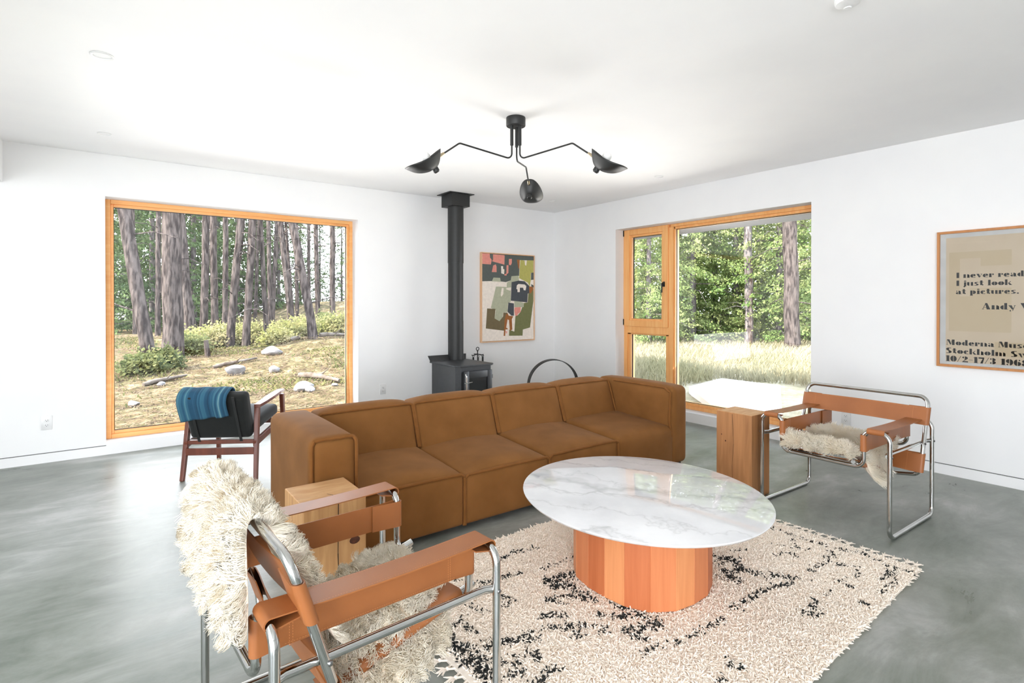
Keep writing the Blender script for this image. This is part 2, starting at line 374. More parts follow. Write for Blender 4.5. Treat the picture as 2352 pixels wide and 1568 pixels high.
RTRUNKS=[(9.1, 2.24, 0.05, 9.06, 2.27, 3.41, 0.102),
(8.04, 0.53, 0.22, 7.95, 0.6, 3.24, 0.156),
(11.42, 3.0, 0.02, 11.17, 3.19, 3.69, 0.068),
(10.0, 5.31, -0.21, 10.05, 5.27, 3.69, 0.101),
(9.13, 5.96, 0.23, 9.17, 5.93, 3.54, 0.072),
(11.9, 5.14, -0.21, 11.85, 5.17, 3.97, 0.061)]
GROUND=[(-5.04,1.07,0.05),
(-5.01,3.42,0.08),
(-4.98,5.64,0.23),
(-4.93,8.98,0.30),
(-4.34,1.05,0.03),
(-4.13,2.88,0.06),
(-3.90,4.84,0.15),
(-3.61,7.37,0.34),
(-3.54,1.20,0.07),
(-3.20,2.69,0.12),
(-2.64,5.15,0.28),
(-1.99,8.03,0.42),
(-2.72,1.09,0.10),
(-2.17,2.67,0.17),
(-1.52,4.55,0.42),
(-0.48,7.53,0.66),
(-4.22,24.68,-0.61),
(-1.01,22.28,0.10),
(2.20,19.88,1.30),
(2.59,15.84,1.39),
(2.13,-0.04,0.19),
(6.16,3.19,0.08),
(0.76,-2.39,0.13),
(2.81,-1.18,0.12),
(8.89,2.39,0.05),
(0.95,-3.03,0.20),
(3.12,-2.03,0.19),
(9.30,0.84,0.13),
(14.23,10.89,0.00),
(17.44,8.49,-0.19),
(20.65,6.09,-0.19),
(-4.55,4.95,0.28),
(-4.10,6.48,0.27),
(-3.39,10.33,0.49),
(-2.83,12.40,0.39),
(-2.39,13.32,0.31),
(-2.33,12.03,0.50),
(-2.96,7.50,0.31),
(-2.66,7.28,0.35),
(-2.21,7.32,0.35),
(-1.45,6.37,0.58),
(-9.00,0.35,-0.02),
(-7.00,0.35,0.00),
(-5.00,0.35,0.02),
(-4.00,0.35,0.03),
(-3.00,0.35,0.04),
(-2.00,0.35,0.05),
(-1.00,0.35,0.06),
(0.35,0.00,0.06),
(0.35,-1.00,0.06),
(0.35,-2.00,0.06),
(0.35,-3.00,0.06),
(0.35,-4.00,0.06),
(0.35,-6.00,0.06),
(0.35,-9.00,0.06)]
SLAB=[(1.37,-1.37),(2.26,-1.16),(2.29,-1.95),(0.26,-3.02),(0.10,-2.33)]
ROCKS=[(-3.44,3.99,0.18,0.13),(-2.90,3.72,0.19,0.10),(-4.87,2.19,0.02,0.06),(-2.91,1.97,0.03,0.12),(-2.88,1.83,0.00,0.07),(-2.49,5.65,0.33,0.16),(-4.48,3.65,0.12,0.05),(-2.50,1.92,0.04,0.05)]
LOGS=[((-4.70,3.68,0.06),(-4.12,4.00,0.13),0.035),((-2.70,2.94,0.15),(-2.38,2.08,0.07),0.050),((-3.65,4.77,0.23),(-2.91,4.97,0.27),0.035),((-1.35,6.30,0.51),(-0.63,6.51,0.63),0.050),((-3.21,3.20,0.16),(-3.22,2.46,0.06),0.012),((-1.96,6.26,0.52),(-1.78,6.25,0.52),0.050)]
BUSHES=[(-0.30,9.26,1.10,0.55,"dark"),(-1.18,8.04,0.93,0.50,"pale"),(-1.70,7.81,0.79,0.40,"pale"),(-0.70,7.06,0.79,0.40,"pale"),(-3.39,7.82,0.39,0.45,"pale"),(-2.99,8.15,0.40,0.40,"pale"),(-2.32,8.28,0.47,0.45,"pale"),(-3.75,6.84,0.25,0.24,"dark"),(-4.39,5.08,0.16,0.20,"dark"),(-4.66,4.53,0.07,0.17,"dark"),(-2.08,6.85,0.39,0.30,"pale"),(-1.41,7.59,0.63,0.35,"pale")]
ART=[("charcoal",[(0.000,1.000),(1.000,1.000),(1.000,0.954),(0.716,0.947),(0.702,0.760),(0.551,0.753),(0.537,0.702),(0.441,0.681),(0.344,0.687),(0.331,0.728),(0.207,0.729),(0.179,0.689),(0.000,0.683)]),
("pink",[(0.000,1.000),(0.138,1.001),(0.143,0.957),(0.174,0.931),(0.157,0.878),(0.000,0.880)]),
("pink",[(0.198,0.997),(0.419,0.994),(0.413,0.884),(0.182,0.915),(0.198,0.937)]),
("pink",[(0.501,0.953),(0.559,0.957),(0.559,0.908),(0.537,0.881),(0.501,0.885)]),
("pink",[(0.201,0.868),(0.248,0.883),(0.264,0.857),(0.264,0.793),(0.174,0.792)]),
("pink",[(0.455,0.880),(0.493,0.880),(0.490,0.789),(0.457,0.773),(0.455,0.758),(0.413,0.758),(0.413,0.772),(0.449,0.780)]),
("cream",[(0.350,0.865),(0.388,0.866),(0.388,0.835),(0.413,0.828),(0.408,0.772),(0.353,0.782)]),
("rust",[(0.656,0.950),(0.716,0.952),(0.708,0.846),(0.689,0.846)]),
("lime",[(0.725,0.950),(0.813,0.946),(0.821,0.892),(0.848,0.885),(0.860,0.950),(0.994,0.954),(0.994,0.806),(0.942,0.802),(0.937,0.706),(0.915,0.632),(0.882,0.681),(0.702,0.733)]),
("charcoal",[(0.948,0.802),(0.997,0.806),(0.997,0.720),(0.942,0.715)]),
("charcoal",[(0.948,0.666),(0.997,0.650),(0.997,0.622),(0.953,0.633)]),
("sage",[(0.551,0.753),(0.689,0.762),(0.702,0.704),(0.551,0.682),(0.545,0.621),(0.455,0.613),(0.463,0.677),(0.537,0.702)]),
("sage",[(0.179,0.689),(0.207,0.729),(0.331,0.728),(0.344,0.683),(0.165,0.685)]),
("sage",[(0.253,0.627),(0.441,0.624),(0.537,0.581),(0.537,0.453),(0.482,0.429),(0.474,0.333),(0.386,0.325),(0.375,0.262),(0.317,0.226),(0.226,0.259),(0.248,0.350),(0.157,0.382)]),
("cream",[(0.364,0.612),(0.399,0.612),(0.391,0.540),(0.353,0.509),(0.342,0.532)]),
("cream",[(0.441,0.608),(0.523,0.618),(0.518,0.581),(0.446,0.597)]),
("olive",[(0.793,0.436),(0.876,0.444),(0.887,0.551),(0.926,0.559),(0.992,0.617),(0.992,0.461),(0.923,0.141),(0.777,0.119),(0.771,0.046),(0.501,0.052),(0.507,0.124),(0.606,0.098),(0.628,0.283),(0.675,0.291),(0.733,0.331)]),
("umber",[(0.088,0.375),(0.242,0.369),(0.226,0.259),(0.317,0.226),(0.386,0.278),(0.391,0.325),(0.474,0.325),(0.441,0.245),(0.413,0.113),(0.063,0.147)]),
("navy",[(0.551,0.682),(0.689,0.703),(0.813,0.697),(0.909,0.641),(0.926,0.608),(0.926,0.559),(0.876,0.550),(0.868,0.444),(0.537,0.464)]),
("cream",[(0.656,0.646),(0.689,0.663),(0.813,0.659),(0.848,0.640),(0.832,0.588),(0.793,0.591),(0.782,0.620),(0.716,0.619),(0.716,0.566),(0.669,0.566),(0.669,0.598),(0.647,0.603)]),
("navy",[(0.490,0.442),(0.598,0.432),(0.598,0.287),(0.551,0.287),(0.474,0.333)]),
("sage",[(0.606,0.461),(0.730,0.453),(0.799,0.436),(0.793,0.387),(0.606,0.388)]),
("pink",[(0.612,0.385),(0.733,0.388),(0.733,0.331),(0.675,0.307),(0.667,0.286),(0.620,0.287),(0.606,0.348)]),
("rust",[(0.419,0.245),(0.441,0.301),(0.474,0.317),(0.496,0.289),(0.584,0.280),(0.556,0.244),(0.567,0.123),(0.518,0.111),(0.501,0.236),(0.474,0.245),(0.446,0.149),(0.474,0.141),(0.474,0.128),(0.435,0.129),(0.427,0.052),(0.397,0.054)]),
("pink",[(0.435,0.109),(0.468,0.101),(0.452,0.074)]),
("rust",[(0.904,0.637),(0.978,0.633),(0.992,0.608),(0.937,0.551),(0.909,0.559)])]
# special materials
def concrete():
    m, t, b = nodes('polished_concrete_floor')
    co = coords(t)
    n1 = N(t, 'ShaderNodeTexNoise'); n1.inputs['Scale'].default_value = .9; n1.inputs['Detail'].default_value = 8; n1.inputs['Roughness'].default_value = .62; t.links.new(co, n1.inputs[0])
    co2 = coords(t, (1.0, 2.6, 1), (0, 0, .9))
    n2 = N(t, 'ShaderNodeTexNoise'); n2.inputs['Scale'].default_value = 1.6; n2.inputs['Detail'].default_value = 9; n2.inputs['Roughness'].default_value = .68; n2.inputs['Distortion'].default_value = .5; t.links.new(co2, n2.inputs[0])
    mx = N(t, 'ShaderNodeMath', operation='ADD'); t.links.new(n1.outputs[0], mx.inputs[0]); t.links.new(n2.outputs[0], mx.inputs[1])
    hv = N(t, 'ShaderNodeMath', operation='MULTIPLY'); hv.inputs[1].default_value = .5; t.links.new(mx.outputs[0], hv.inputs[0])
    c = ramp(t, hv.outputs[0], [(.36, lin((92, 99, 89))), (.46, lin((124, 129, 121))), (.53, lin((143, 146, 140))), (.62, lin((174, 175, 172)))])
    t.links.new(c, b.inputs['Base Color'])
    r = ramp(t, n2.outputs[0], [(.3, (.26,)*3), (.7, (.42,)*3)]); t.links.new(r, b.inputs['Roughness'])
    b.inputs['Specular IOR Level'].default_value = .36
    bump(t, b, n1.outputs[0], .05, .01)
    return m
M['floor'] = concrete()
def marble():
    m, t, b = nodes('white_veined_marble')
    co = coords(t, (1, 1, 1), (0, 0, .80))
    nz = N(t, 'ShaderNodeTexNoise'); nz.inputs['Scale'].default_value = 2.6; nz.inputs['Detail'].default_value = 9; nz.inputs['Roughness'].default_value = .6; t.links.new(co, nz.inputs[0])
    col = None
    for sc, dist, ph, lo, wdt in ((.55, 5.5, .4, .80, .010), (.8, 9.0, 2.1, .86, .008), (1.5, 12.0, 4.0, .92, .02)):
        wv = N(t, 'ShaderNodeTexWave'); wv.bands_direction = 'Y'; wv.inputs['Scale'].default_value = sc; wv.inputs['Distortion'].default_value = dist; wv.inputs['Detail'].default_value = 6; wv.inputs['Detail Scale'].default_value = .9; wv.inputs['Detail Roughness'].default_value = .66; wv.inputs['Phase Offset'].default_value = ph
        t.links.new(co, wv.inputs[0]); v = ramp(t, wv.outputs[0], [(.0, (lo-.12,)*3), (wdt*.3, (lo,)*3), (wdt*4, (1, 1, 1))])
        if col is None: col = v
        else:
            mx = N(t, 'ShaderNodeMix', data_type='RGBA', blend_type='MULTIPLY'); mx.inputs[0].default_value = 1; t.links.new(col, mx.inputs[6]); t.links.new(v, mx.inputs[7]); col = mx.outputs[2]
    cl = ramp(t, nz.outputs[0], [(.32, lin((210, 210, 213))), (.6, lin((228, 228, 230)))])
    mx = N(t, 'ShaderNodeMix', data_type='RGBA', blend_type='MULTIPLY'); mx.inputs[0].default_value = .8
    t.links.new(cl, mx.inputs[6]); t.links.new(col, mx.inputs[7]); t.links.new(mx.outputs[2], b.inputs['Base Color'])
    b.inputs['Roughness'].default_value = .02; b.inputs['IOR'].default_value = 1.8
    return m
M['marble'] = marble()
def throw_mat():
    m, t, b = nodes('blue_striped_wool_throw')
    co = coords(t, kind='UV'); sp_ = N(t, 'ShaderNodeSeparateXYZ'); t.links.new(co, sp_.inputs[0])
    n = N(t, 'ShaderNodeTexNoise', noise_dimensions='1D'); n.inputs['Scale'].default_value = 9; n.inputs['Detail'].default_value = 5; t.links.new(sp_.outputs['X'], n.inputs['W'])
    c = ramp(t, n.outputs[0], [(.3, lin((24, 56, 78))), (.48, lin((32, 74, 100))), (.6, lin((52, 100, 120))), (.72, lin((112, 146, 152)))])
    t.links.new(c, b.inputs['Base Color']); b.inputs['Roughness'].default_value = .95
    co2 = coords(t); n2 = N(t, 'ShaderNodeTexNoise'); n2.inputs['Scale'].default_value = 220; t.links.new(co2, n2.inputs[0]); bump(t, b, n2.outputs[0], .3, .003)
    return m
M['throw'] = throw_mat()

# ------------------------------------------------------------------ room shell
H = 2.59
W1 = (-5.135, -2.893, .100, 2.230)      # big picture window in the left wall: x0 x1 z0 z1
W2 = (-3.521, -1.156, .105, 2.228)      # window in the right wall: y0 y1 z0 z1
XB, YB = -8.5, -8.5
def struct(name, mb, m, smooth=False, parent=None):
    o = mb.build(name, m, parent, smooth=smooth)
    if not parent: o['kind'] = 'structure'
    return o
struct('floor', MB().box(XB-.3, .3, YB-.3, .3, -.2, 0), M['floor'])
struct('ceiling', MB().box(XB-.3, .3, YB-.3, .3, H, H+.3), M['ceiling'])
b = MB(); BZ = .083
b.box(XB, W1[0], 0, .3, BZ, H); b.box(W1[1], .3, 0, .3, BZ, H); b.box(W1[0], W1[1], 0, .3, W1[3], H); b.box(W1[0], W1[1], .004, .3, 0, W1[2]-.001)
b.box(XB, W1[0], .012, .3, 0, BZ); b.box(W1[1], .3, .012, .3, 0, BZ)
struct('wall_left', b, M['wall'])
b = MB()
b.box(0, .3, YB, W2[0], BZ, H); b.box(0, .3, W2[1], 0, BZ, H); b.box(0, .3, W2[0], W2[1], W2[3], H); b.box(.004, .3, W2[0], W2[1], 0, W2[2]-.001)
b.box(.012, .3, YB, W2[0], 0, BZ); b.box(.012, .3, W2[1], .012, 0, BZ)
struct('wall_right', b, M['wall'])
b = MB(); b.box(XB, W1[0], 0, .012, 0, .076); b.box(W1[1], 0, 0, .012, 0, .076); b.box(W1[0], W1[1], 0, .004, 0, W1[2]-.001)
struct('baseboard_left', b, M['wall'])
b = MB(); b.box(0, .012, YB, W2[0], 0, .076); b.box(0, .012, W2[1], 0, 0, .076); b.box(0, .004, W2[0], W2[1], 0, W2[2]-.001)
struct('baseboard_right', b, M['wall'])
M['reveal'] = mat('reveal_painted_shade', (95, 95, 96), rough=.8)  # grey strips behind the baseboard grooves, their shade put into the colour
b = MB(); b.box(XB, W1[0], .009, .0118, .0762, BZ-.0002); b.box(W1[1], 0, .009, .0118, .0762, BZ-.0002); struct('trim_3', b, M['reveal'])
b = MB(); b.box(.009, .0118, YB, W2[0], .0762, BZ-.0002); b.box(.009, .0118, W2[1], 0, .0762, BZ-.0002); struct('trim_4', b, M['reveal'])
# walls behind the camera, with unseen openings added to let in sky light
b = MB(); b.box(XB, -8.0, YB-.3, YB, 0, H); b.box(-5.5, .3, YB-.3, YB, 0, H); b.box(-8.0, -5.5, YB-.3, YB, 2.35, H)
struct('wall_back', b, M['wall'])
b = MB(); b.box(XB-.3, XB, YB, -7.4, 0, H); b.box(XB-.3, XB, -4.6, .3, 0, H); b.box(XB-.3, XB, -7.4, -4.6, 2.35, H)
struct('wall_side', b, M['wall'])
struct('trim_1', MB().box(-5.95, -5.783, YB, 0, 2.265, H), M['wall'])       # dropped header across the room

def ring(b, a0, a1, z0, z1, wl, wr, wb, wt, d0, d1, ax):
    def bx(p0, p1, q0, q1):
        if ax == 'x': b.rbox(p0, p1, d0, d1, q0, q1, .003, 1)
        else: b.rbox(d0, d1, p0, p1, q0, q1, .003, 1)
    bx(a0, a0+wl, z0, z1); bx(a1-wr, a1, z0, z1); bx(a0+wl, a1-wr, z0, z0+wb); bx(a0+wl, a1-wr, z1-wt, z1)
# window_1: single fixed picture window
win = empty('window_1', ((W1[0]+W1[1])/2, .164, W1[2])); win['kind'] = 'structure'
def wfix(o, par):      # geometry given in world coordinates under a root that has its own place
    if par.parent is None and par.type == 'EMPTY': o.matrix_parent_inverse = (Matrix.Translation(par.location) @ par.rotation_euler.to_matrix().to_4x4()).inverted()
    return o
def kid(mb, name, m, par, **k):
    o = mb.build(name, m, par, **k); wfix(o, par); return o
b = MB(); ring(b, W1[0], W1[1], W1[2], W1[3], .038, .038, .04, .038, .164, .26, 'x'); ring(b, W1[0]+.036, W1[1]-.036, W1[2]+.038, W1[3]-.036, .024, .024, .028, .026, .184, .25, 'x')
kid(b, 'window_frame', M['firx'], win)
b = MB(); ring(b, W1[0]+.058, W1[1]-.058, W1[2]+.064, W1[3]-.06, .006, .006, .006, .006, .205, .225, 'x'); kid(b, 'glazing_seal', M['dark'], win)
kid(MB().box(W1[0]+.05, W1[1]-.05, .221, .2215, W1[2]+.055, W1[3]-.05), 'glass_pane', M['glass'], win, smooth=False)
# window_2: casement over a fixed light, beside a large fixed light
X2 = .157
win = empty('window_2', (X2, (W2[0]+W2[1])/2, W2[2])); win['kind'] = 'structure'
y0, y1, z0, z1 = W2
b = MB()
b.rbox(X2, .26, y0, -1.825, z0, z0+.042, .003, 1); b.rbox(X2, .26, -1.825, y1, z0, z0+.042, .003, 1)
b.rbox(X2, .26, y0, -1.865, z1-.034, z1, .003, 1); b.rbox(X2, .26, y0, y0+.034, z0+.04, z1-.03, .003, 1)
b.rbox(X2, .26, -1.905, -1.84, z0+.042, z1-.034, .003, 1)                   # mullion
b.rbox(X2, .26, y1-.055, y1, z0+.042, z1-.02, .003, 1); b.rbox(X2, .26, -1.845, y1-.05, .93, 1.02, .003, 1); b.rbox(X2, .26, -1.845, y1-.05, z1-.03, z1, .003, 1)
b.rbox(X2+.018, .25, -1.92, -1.9, z0+.05, z1-.034, .002, 1); b.rbox(X2+.018, .25, y0+.03, -1.9, z1-.06, z1-.033, .002, 1); b.rbox(X2+.018, .25, y0+.03, -1.9, z0+.04, z0+.07, .002, 1)
b.rbox(X2+.018, .25, -1.845, -1.79, z0+.042, .935, .002, 1); b.rbox(X2+.018, .25, y1-.1, y1-.05, z0+.042, .935, .002, 1); b.rbox(X2+.018, .25, -1.845, y1-.05, z0+.04, z0+.075, .002, 1); b.rbox(X2+.018, .25, -1.845, y1-.05, .915, .935, .002, 1)
kid(b, 'window_frame', M['fir'], win)
b = MB(); ring(b, -1.838, y1-.002, 1.016, z1-.002, .072, .09, .075, .07, X2-.012, X2+.05, 'y'); ring(b, -1.77, y1-.088, 1.086, z1-.07, .035, .035, .028, .028, X2+.004, X2+.05, 'y')
sash = kid(b, 'casement_sash', M['fir'], win)
b = MB(); b.rbox(X2-.03, X2-.012, -1.80, -1.775, 1.50, 1.56, .004, 2); b.tube(fillet([(X2-.02, -1.788, 1.545), (X2-.055, -1.788, 1.54), (X2-.055, -1.786, 1.43)], .012, 4), .008, 8)
h = b.build('handle', M['black'], sash)
for zz in (2.15, 1.03):
    b = MB(); b.rbox(X2-.022, X2+.01, y1-.012, y1-.001, zz, zz+.075, .002, 1); b.build('hinge', M['black'], sash)
b = MB(); ring(b, -1.737, y1-.121, 1.112, z1-.096, .005, .006, .005, .005, X2+.035, X2+.055, 'y'); ring(b, y0+.04, -1.915, z0+.068, z1-.058, .006, .006, .006, .006, X2+.04, X2+.06, 'y'); ring(b, -1.792, y1-.098, z0+.072, .918, .006, .006, .006, .006, X2+.04, X2+.06, 'y')
kid(b, 'glazing_seal', M['dark'], win)
for a, c, d, e in ((-1.76, y1-.1, 1.1, z1-.08), (y0+.03, -1.91, z0+.06, z1-.05), (-1.8, y1-.09, z0+.06, .925)):
    kid(MB().box(X2+.051, X2+.0515, a, c, d, e), 'glass_pane', M['glass'], win, smooth=False)
# roof overhang outside the right window
b = MB(); b.box(.3, .80, -9, 1.2, 2.19, 2.45); struct('trim_2', b, M['soffit'])

# outlets
def outlet(x, y, z, face, label):
    t = empty('wall_outlet', (x, y, z), 0 if face == 'y' else -PI/2, label, 'outlet', 'white wall outlets above the baseboard')
    b = MB().rbox(-.036, .036, -.006, 0, -.058, .058, .003, 2); b.build('cover_plate', M['plastic'], t)
    for s in (-1, 1):
        b = MB().rbox(-.017, .017, -.008, -.004, s*.020-.014, s*.020+.014, .004, 2)
        b.box(-.008, -.006, -.0085, -.0078, s*.02-.003, s*.02+.006, 1); b.box(.006, .008, -.0085, -.0078, s*.02-.003, s*.02+.006, 1); b.lathe([(.0025, -.0085), (.0025, -.0078)], (0, 0, s*.02-.008), 8, 1, axis='y')
        b.build('socket', [M['plastic'], M['dark']], t)
outlet(-5.525, -.001, .329, 'y', 'white wall outlet at the far left, beside the picture window')
outlet(-2.604, -.001, .326, 'y', 'white wall outlet between the picture window and the stove')
outlet(-.001, -3.815, .314, 'x', 'white wall outlet seen through the right armchair under the poster wall')
def downlight(x, y, r, label):
    t = empty('recessed_downlight', (x, y, H), 0, label, 'ceiling light', 'round white ceiling downlights')
    MB().lathe([(r, .002), (r, -.004), (r*.93, -.0065), (r*.8, -.005), (r*.76, .0)], n=40, caps=False).build('trim_ring', M['plastic'], t)
    MB().lathe([(r*.77, .0012), (r*.4, .0009), (.002, .0008)], n=40).build('lens', M['plastic'], t)
downlight(-5.144, -2.327, .052, 'round white downlight in the ceiling at upper left, largest of the downlights in view')
downlight(-5.137, -.714, .045, 'round white downlight in the ceiling above the left edge of the picture window')
downlight(-.644, -2.33, .045, 'round white downlight in the ceiling above the casement window')
downlight(-.624, -.659, .045, 'round white downlight in the ceiling by the room corner, behind the pendant')
t = empty('smoke_detector', (-2.63, -4.86, H), 0, 'white round smoke detector at the top edge of the ceiling', 'smoke detector')
MB().lathe([(.05, 0), (.05, -.012), (.045, -.022), (.02, -.026), (.001, -.026)], n=32).build('housing', M['plastic'], t)
MB().lathe([(.016, -.024), (.014, -.03), (.001, -.031)], n=20, c=(.022, .01, 0)).build('sensor_cap', M['plastic'], t)
# ------------------------------------------------------------------ sofa
class Cushion:
    """rounded upholstered block: map(u,v,w) in [-1,1]^3 surface coordinates -> point"""
    def __init__(s, x0, x1, y0, y1, z0, z1, r=.03, top=0, front=0, left=0, right=0, lean=0, topk=(2, 4), wrinkle=0, leanx=0, tilt=0):
        s.tilt = tilt
        s.c = Vector(((x0+x1)/2, (y0+y1)/2, (z0+z1)/2)); s.h = Vector(((x1-x0)/2, (y1-y0)/2, (z1-z0)/2))
        s.r = r; s.top, s.front, s.left, s.right, s.lean, s.topk, s.wr, s.leanx = top, front, left, right, lean, topk, wrinkle, leanx
    def map(s, u, v, w, out=0.0):
        h = s.h; p = Vector((u*h.x, v*h.y, w*h.z)); r = min(s.r, min(h)*.95)
        q = Vector([max(-(h[i]-r), min(h[i]-r, p[i])) for i in range(3)]); d = p-q
        if d.length > 1e-9: p = q+d.normalized()*(r+out)
        u, v, w = p.x/h.x, p.y/h.y, p.z/h.z; U, V, W = [max(-1, min(1, k)) for k in (u, v, w)]
        a, b = s.topk
        if W > 0: p.z += (s.top*(1-abs(U)**a)*(1-abs(V)**b)*((.7-.3*V) if s.tilt else 1)+s.tilt*(V+1)/2)*W
        if V < 0: p.y -= s.front*(1-abs(U)**4)*(1-abs(W)**4)*-V
        if U < 0: p.x -= s.left*(1-V**4)*(1-abs(W)**4)*-U
        if U > 0: p.x += s.right*(1-V**4)*(1-abs(W)**4)*U
        if s.lean and V < 0: p.y -= s.lean*(1-W)/2*(-V)
        if s.leanx and U < 0: p.x -= s.leanx*(1-W)/2*(-U)
        if s.wr and W > .6:
            f = math.exp(-((v+.78)/.3)**2); p.z += s.wr*f*math.sin(p.y*230+6*math.sin(p.x*22)+p.x*20)
        return s.c+p
    def mesh(s, n=(14, 14, 14)):
        b = MB()
        def par(k, n, h):
            e = s.r/h; m = n-6; t = k
            if t < 3: return -1+e*t/3
            if t > n-3: return 1-e*(n-t)/3
            return -1+e+(2-2*e)*(t-3)/(n-6)
        for ax in range(3):
            a, c = [i for i in range(3) if i != ax]
            for sg in (-1, 1):
                def fn(i, j):
                    q = [0, 0, 0]; q[ax] = sg; q[a] = par(round(i*n[a]), n[a], s.h[a]); q[c] = par(round(j*n[c]), n[c], s.h[c]); return s.map(*q)
                b.grid(fn, n[a], n[c])
        return b
    def path(s, pts, out=.004, n=10):
        P = []
        for k in range(len(pts)-1):
            A, B = pts[k], pts[k+1]
            for i in range(n+(k == len(pts)-2)):
                t = i/n; P.append(s.map(*[A[j]+(B[j]-A[j])*t for j in range(3)], out=out))
        return P
SX0, SX1, SYF, SYB = -4.352, -1.385, -3.195, -2.37
sofa = empty('sofa', ((SX0+SX1)/2, (SYF+SYB)/2, 0), 0, 'long caramel brown four-seat sofa with piped seams in front of the stove', 'sofa')
ZB = .034
def cushion(c, name, n=(20, 16, 16)):
    return kid(c.mesh(n), name, M['sofa'], sofa, merge=.0005, angle=80)
def piping(c, owner, pts, r=.0092, n=16, out=.0095):
    b = MB().tube(c.path(pts, out, n), r, 8); return b.build('piping', M['pipe'], owner)
# left arm: smooth block, piped round its front face
c = Cushion(SX0, -4.118, SYF, SYB, ZB, .652, .045, top=.018, front=.006, topk=(2, 2), wrinkle=.0022)
o = cushion(c, 'arm', (14, 60, 16)); e = .86
piping(c, o, [(-.97, -.99, -.98), (-.97, -.99, .9), (-.86, -.985, .985), (.86, -.985, .985), (.97, -.99, .9), (.97, -.99, -.98)])
# back cushions
seams = [-4.118, -3.487, -2.846, -2.200, -1.58]
for i in range(4):
    x0, x1 = seams[i], seams[i+1]
    if i == 3: x1 = -1.60
    c = Cushion(x0+.002, x1-.002, -2.535, SYB+.004, .30, .640, .026, top=.03, front=.018, lean=.12, topk=(4, 2))
    o = cushion(c, 'back_cushion', (24, 14, 18))
    piping(c, o, [(-.985, -.99, -.6), (-.985, -.985, .93), (-.93, -.975, .985), (.93, -.975, .985), (.985, -.985, .93), (.985, -.99, -.6)])
# seats
for i in range(4):
    x0, x1 = seams[i], seams[i+1]
    zs = (.328, .318, .325, .335)[i]; c = Cushion(x0+.002, x1-.002 if i < 3 else -1.56, SYF, -2.55, ZB, zs, .022 if i < 3 else .035, top=(.052 if i < 3 else .03), front=.012, topk=(2 if i < 3 else 4, 8), tilt=.045)
    o = cushion(c, 'seat_cushion', (26, 18, 14))
    if i < 3: piping(c, o, [(-.985, -.985, -.97), (-.985, -.985, .9), (-.93, -.975, .97), (.93, -.975, .97), (.985, -.985, .9), (.985, -.985, -.97)])
# right arm / end piece
c = Cushion(-1.575, SX1, SYF-.002, SYB, ZB, .648, .045, top=.014, front=.004, leanx=.035, left=.008, topk=(2, 3))
o = cushion(c, 'arm', (14, 40, 18))
piping(c, o, [(-.985, .5, .97), (-.985, -.80, .97), (-.985, -.95, .86), (-.985, -.95, .1), (-.97, -.985, -.12), (-.9, -1.0, -.25)], n=14)
# plinth behind the cushions and feet
for x in (SX0+.1, SX1-.06):
    for y in (SYF+.06, SYB-.08):
        kid(MB().rbox(x-.025, x+.025, y-.025, y+.025, 0, ZB+.01, .003, 1), 'foot', M['black'], sofa)
kid(MB().rbox(-4.1, -1.6, -2.60, SYB+.01, ZB+.01, .33, .02, 2), 'back_base', M['sofa'], sofa)

# ------------------------------------------------------------------ coffee table
TC = (-3.104, -4.155); TA, TB, TH = .547, .594, -.163; TZ = .42
tb = empty('coffee_table', (*TC, .022), TH, 'oval white marble coffee table on a faceted orange fir drum base, standing on the rug', 'coffee table')
prof = [(.955, -.020), (.985, -.012), (.998, -.004), (1.0, -.001), (.999, .0008), (.994, .0016)]
b = MB(); n = 96
vs = []; 
for k_, z in prof: vs += [(TA*k_*math.cos(2*PI*i/n), TB*k_*math.sin(2*PI*i/n), TZ-.022+z) for i in range(n)]
fs = [(r*n+i, r*n+(i+1) % n, (r+1)*n+(i+1) % n, (r+1)*n+i) for r in range(len(prof)-1) for i in range(n)]+[tuple(range(n-1, -1, -1)), tuple(range((len(prof)-1)*n, len(prof)*n))]
b.add(vs, fs).build('marble_top', M['marble'], tb, angle=30)
b = MB(); BA, BB, ex = .284, .306, 2.6
angs = []; ns = 18
for k_ in range(ns):
    a = 2*PI*(k_+.35)/ns; cs, sn = math.cos(a), math.sin(a)
    r_ = (abs(cs/BA)**ex+abs(sn/BB)**ex)**(-1/ex); angs.append((r_*cs, r_*sn))
# stave seams unrotated in world: undo the table's turn for the base
ci, si = math.cos(-TH), math.sin(-TH); angs = [(x*ci-y*si, x*si+y*ci) for x, y in angs]
for k_ in range(ns):
    p, q = angs[k_], angs[(k_+1) % ns]
    vs = [(p[0], p[1], 0), (q[0], q[1], 0), (q[0], q[1], TZ-.043), (p[0], p[1], TZ-.043)]
    ins = [(x*.86, y*.86, z) for x, y, z in vs]
    b.add([*vs, *ins], [(0, 1, 2, 3), (4, 7, 6, 5), (0, 4, 5, 1), (3, 2, 6, 7), (0, 3, 7, 4), (1, 5, 6, 2)], (0, 1, 2, 1, 0, 2, 1, 2, 0, 1, 0, 2, 1, 2, 0, 1, 2, 0)[k_])
bs = b.build('drum_base', M['staves'], tb, smooth=False)
md = bs.modifiers.new('eased_edges', 'BEVEL'); md.width = .0015; md.segments = 1

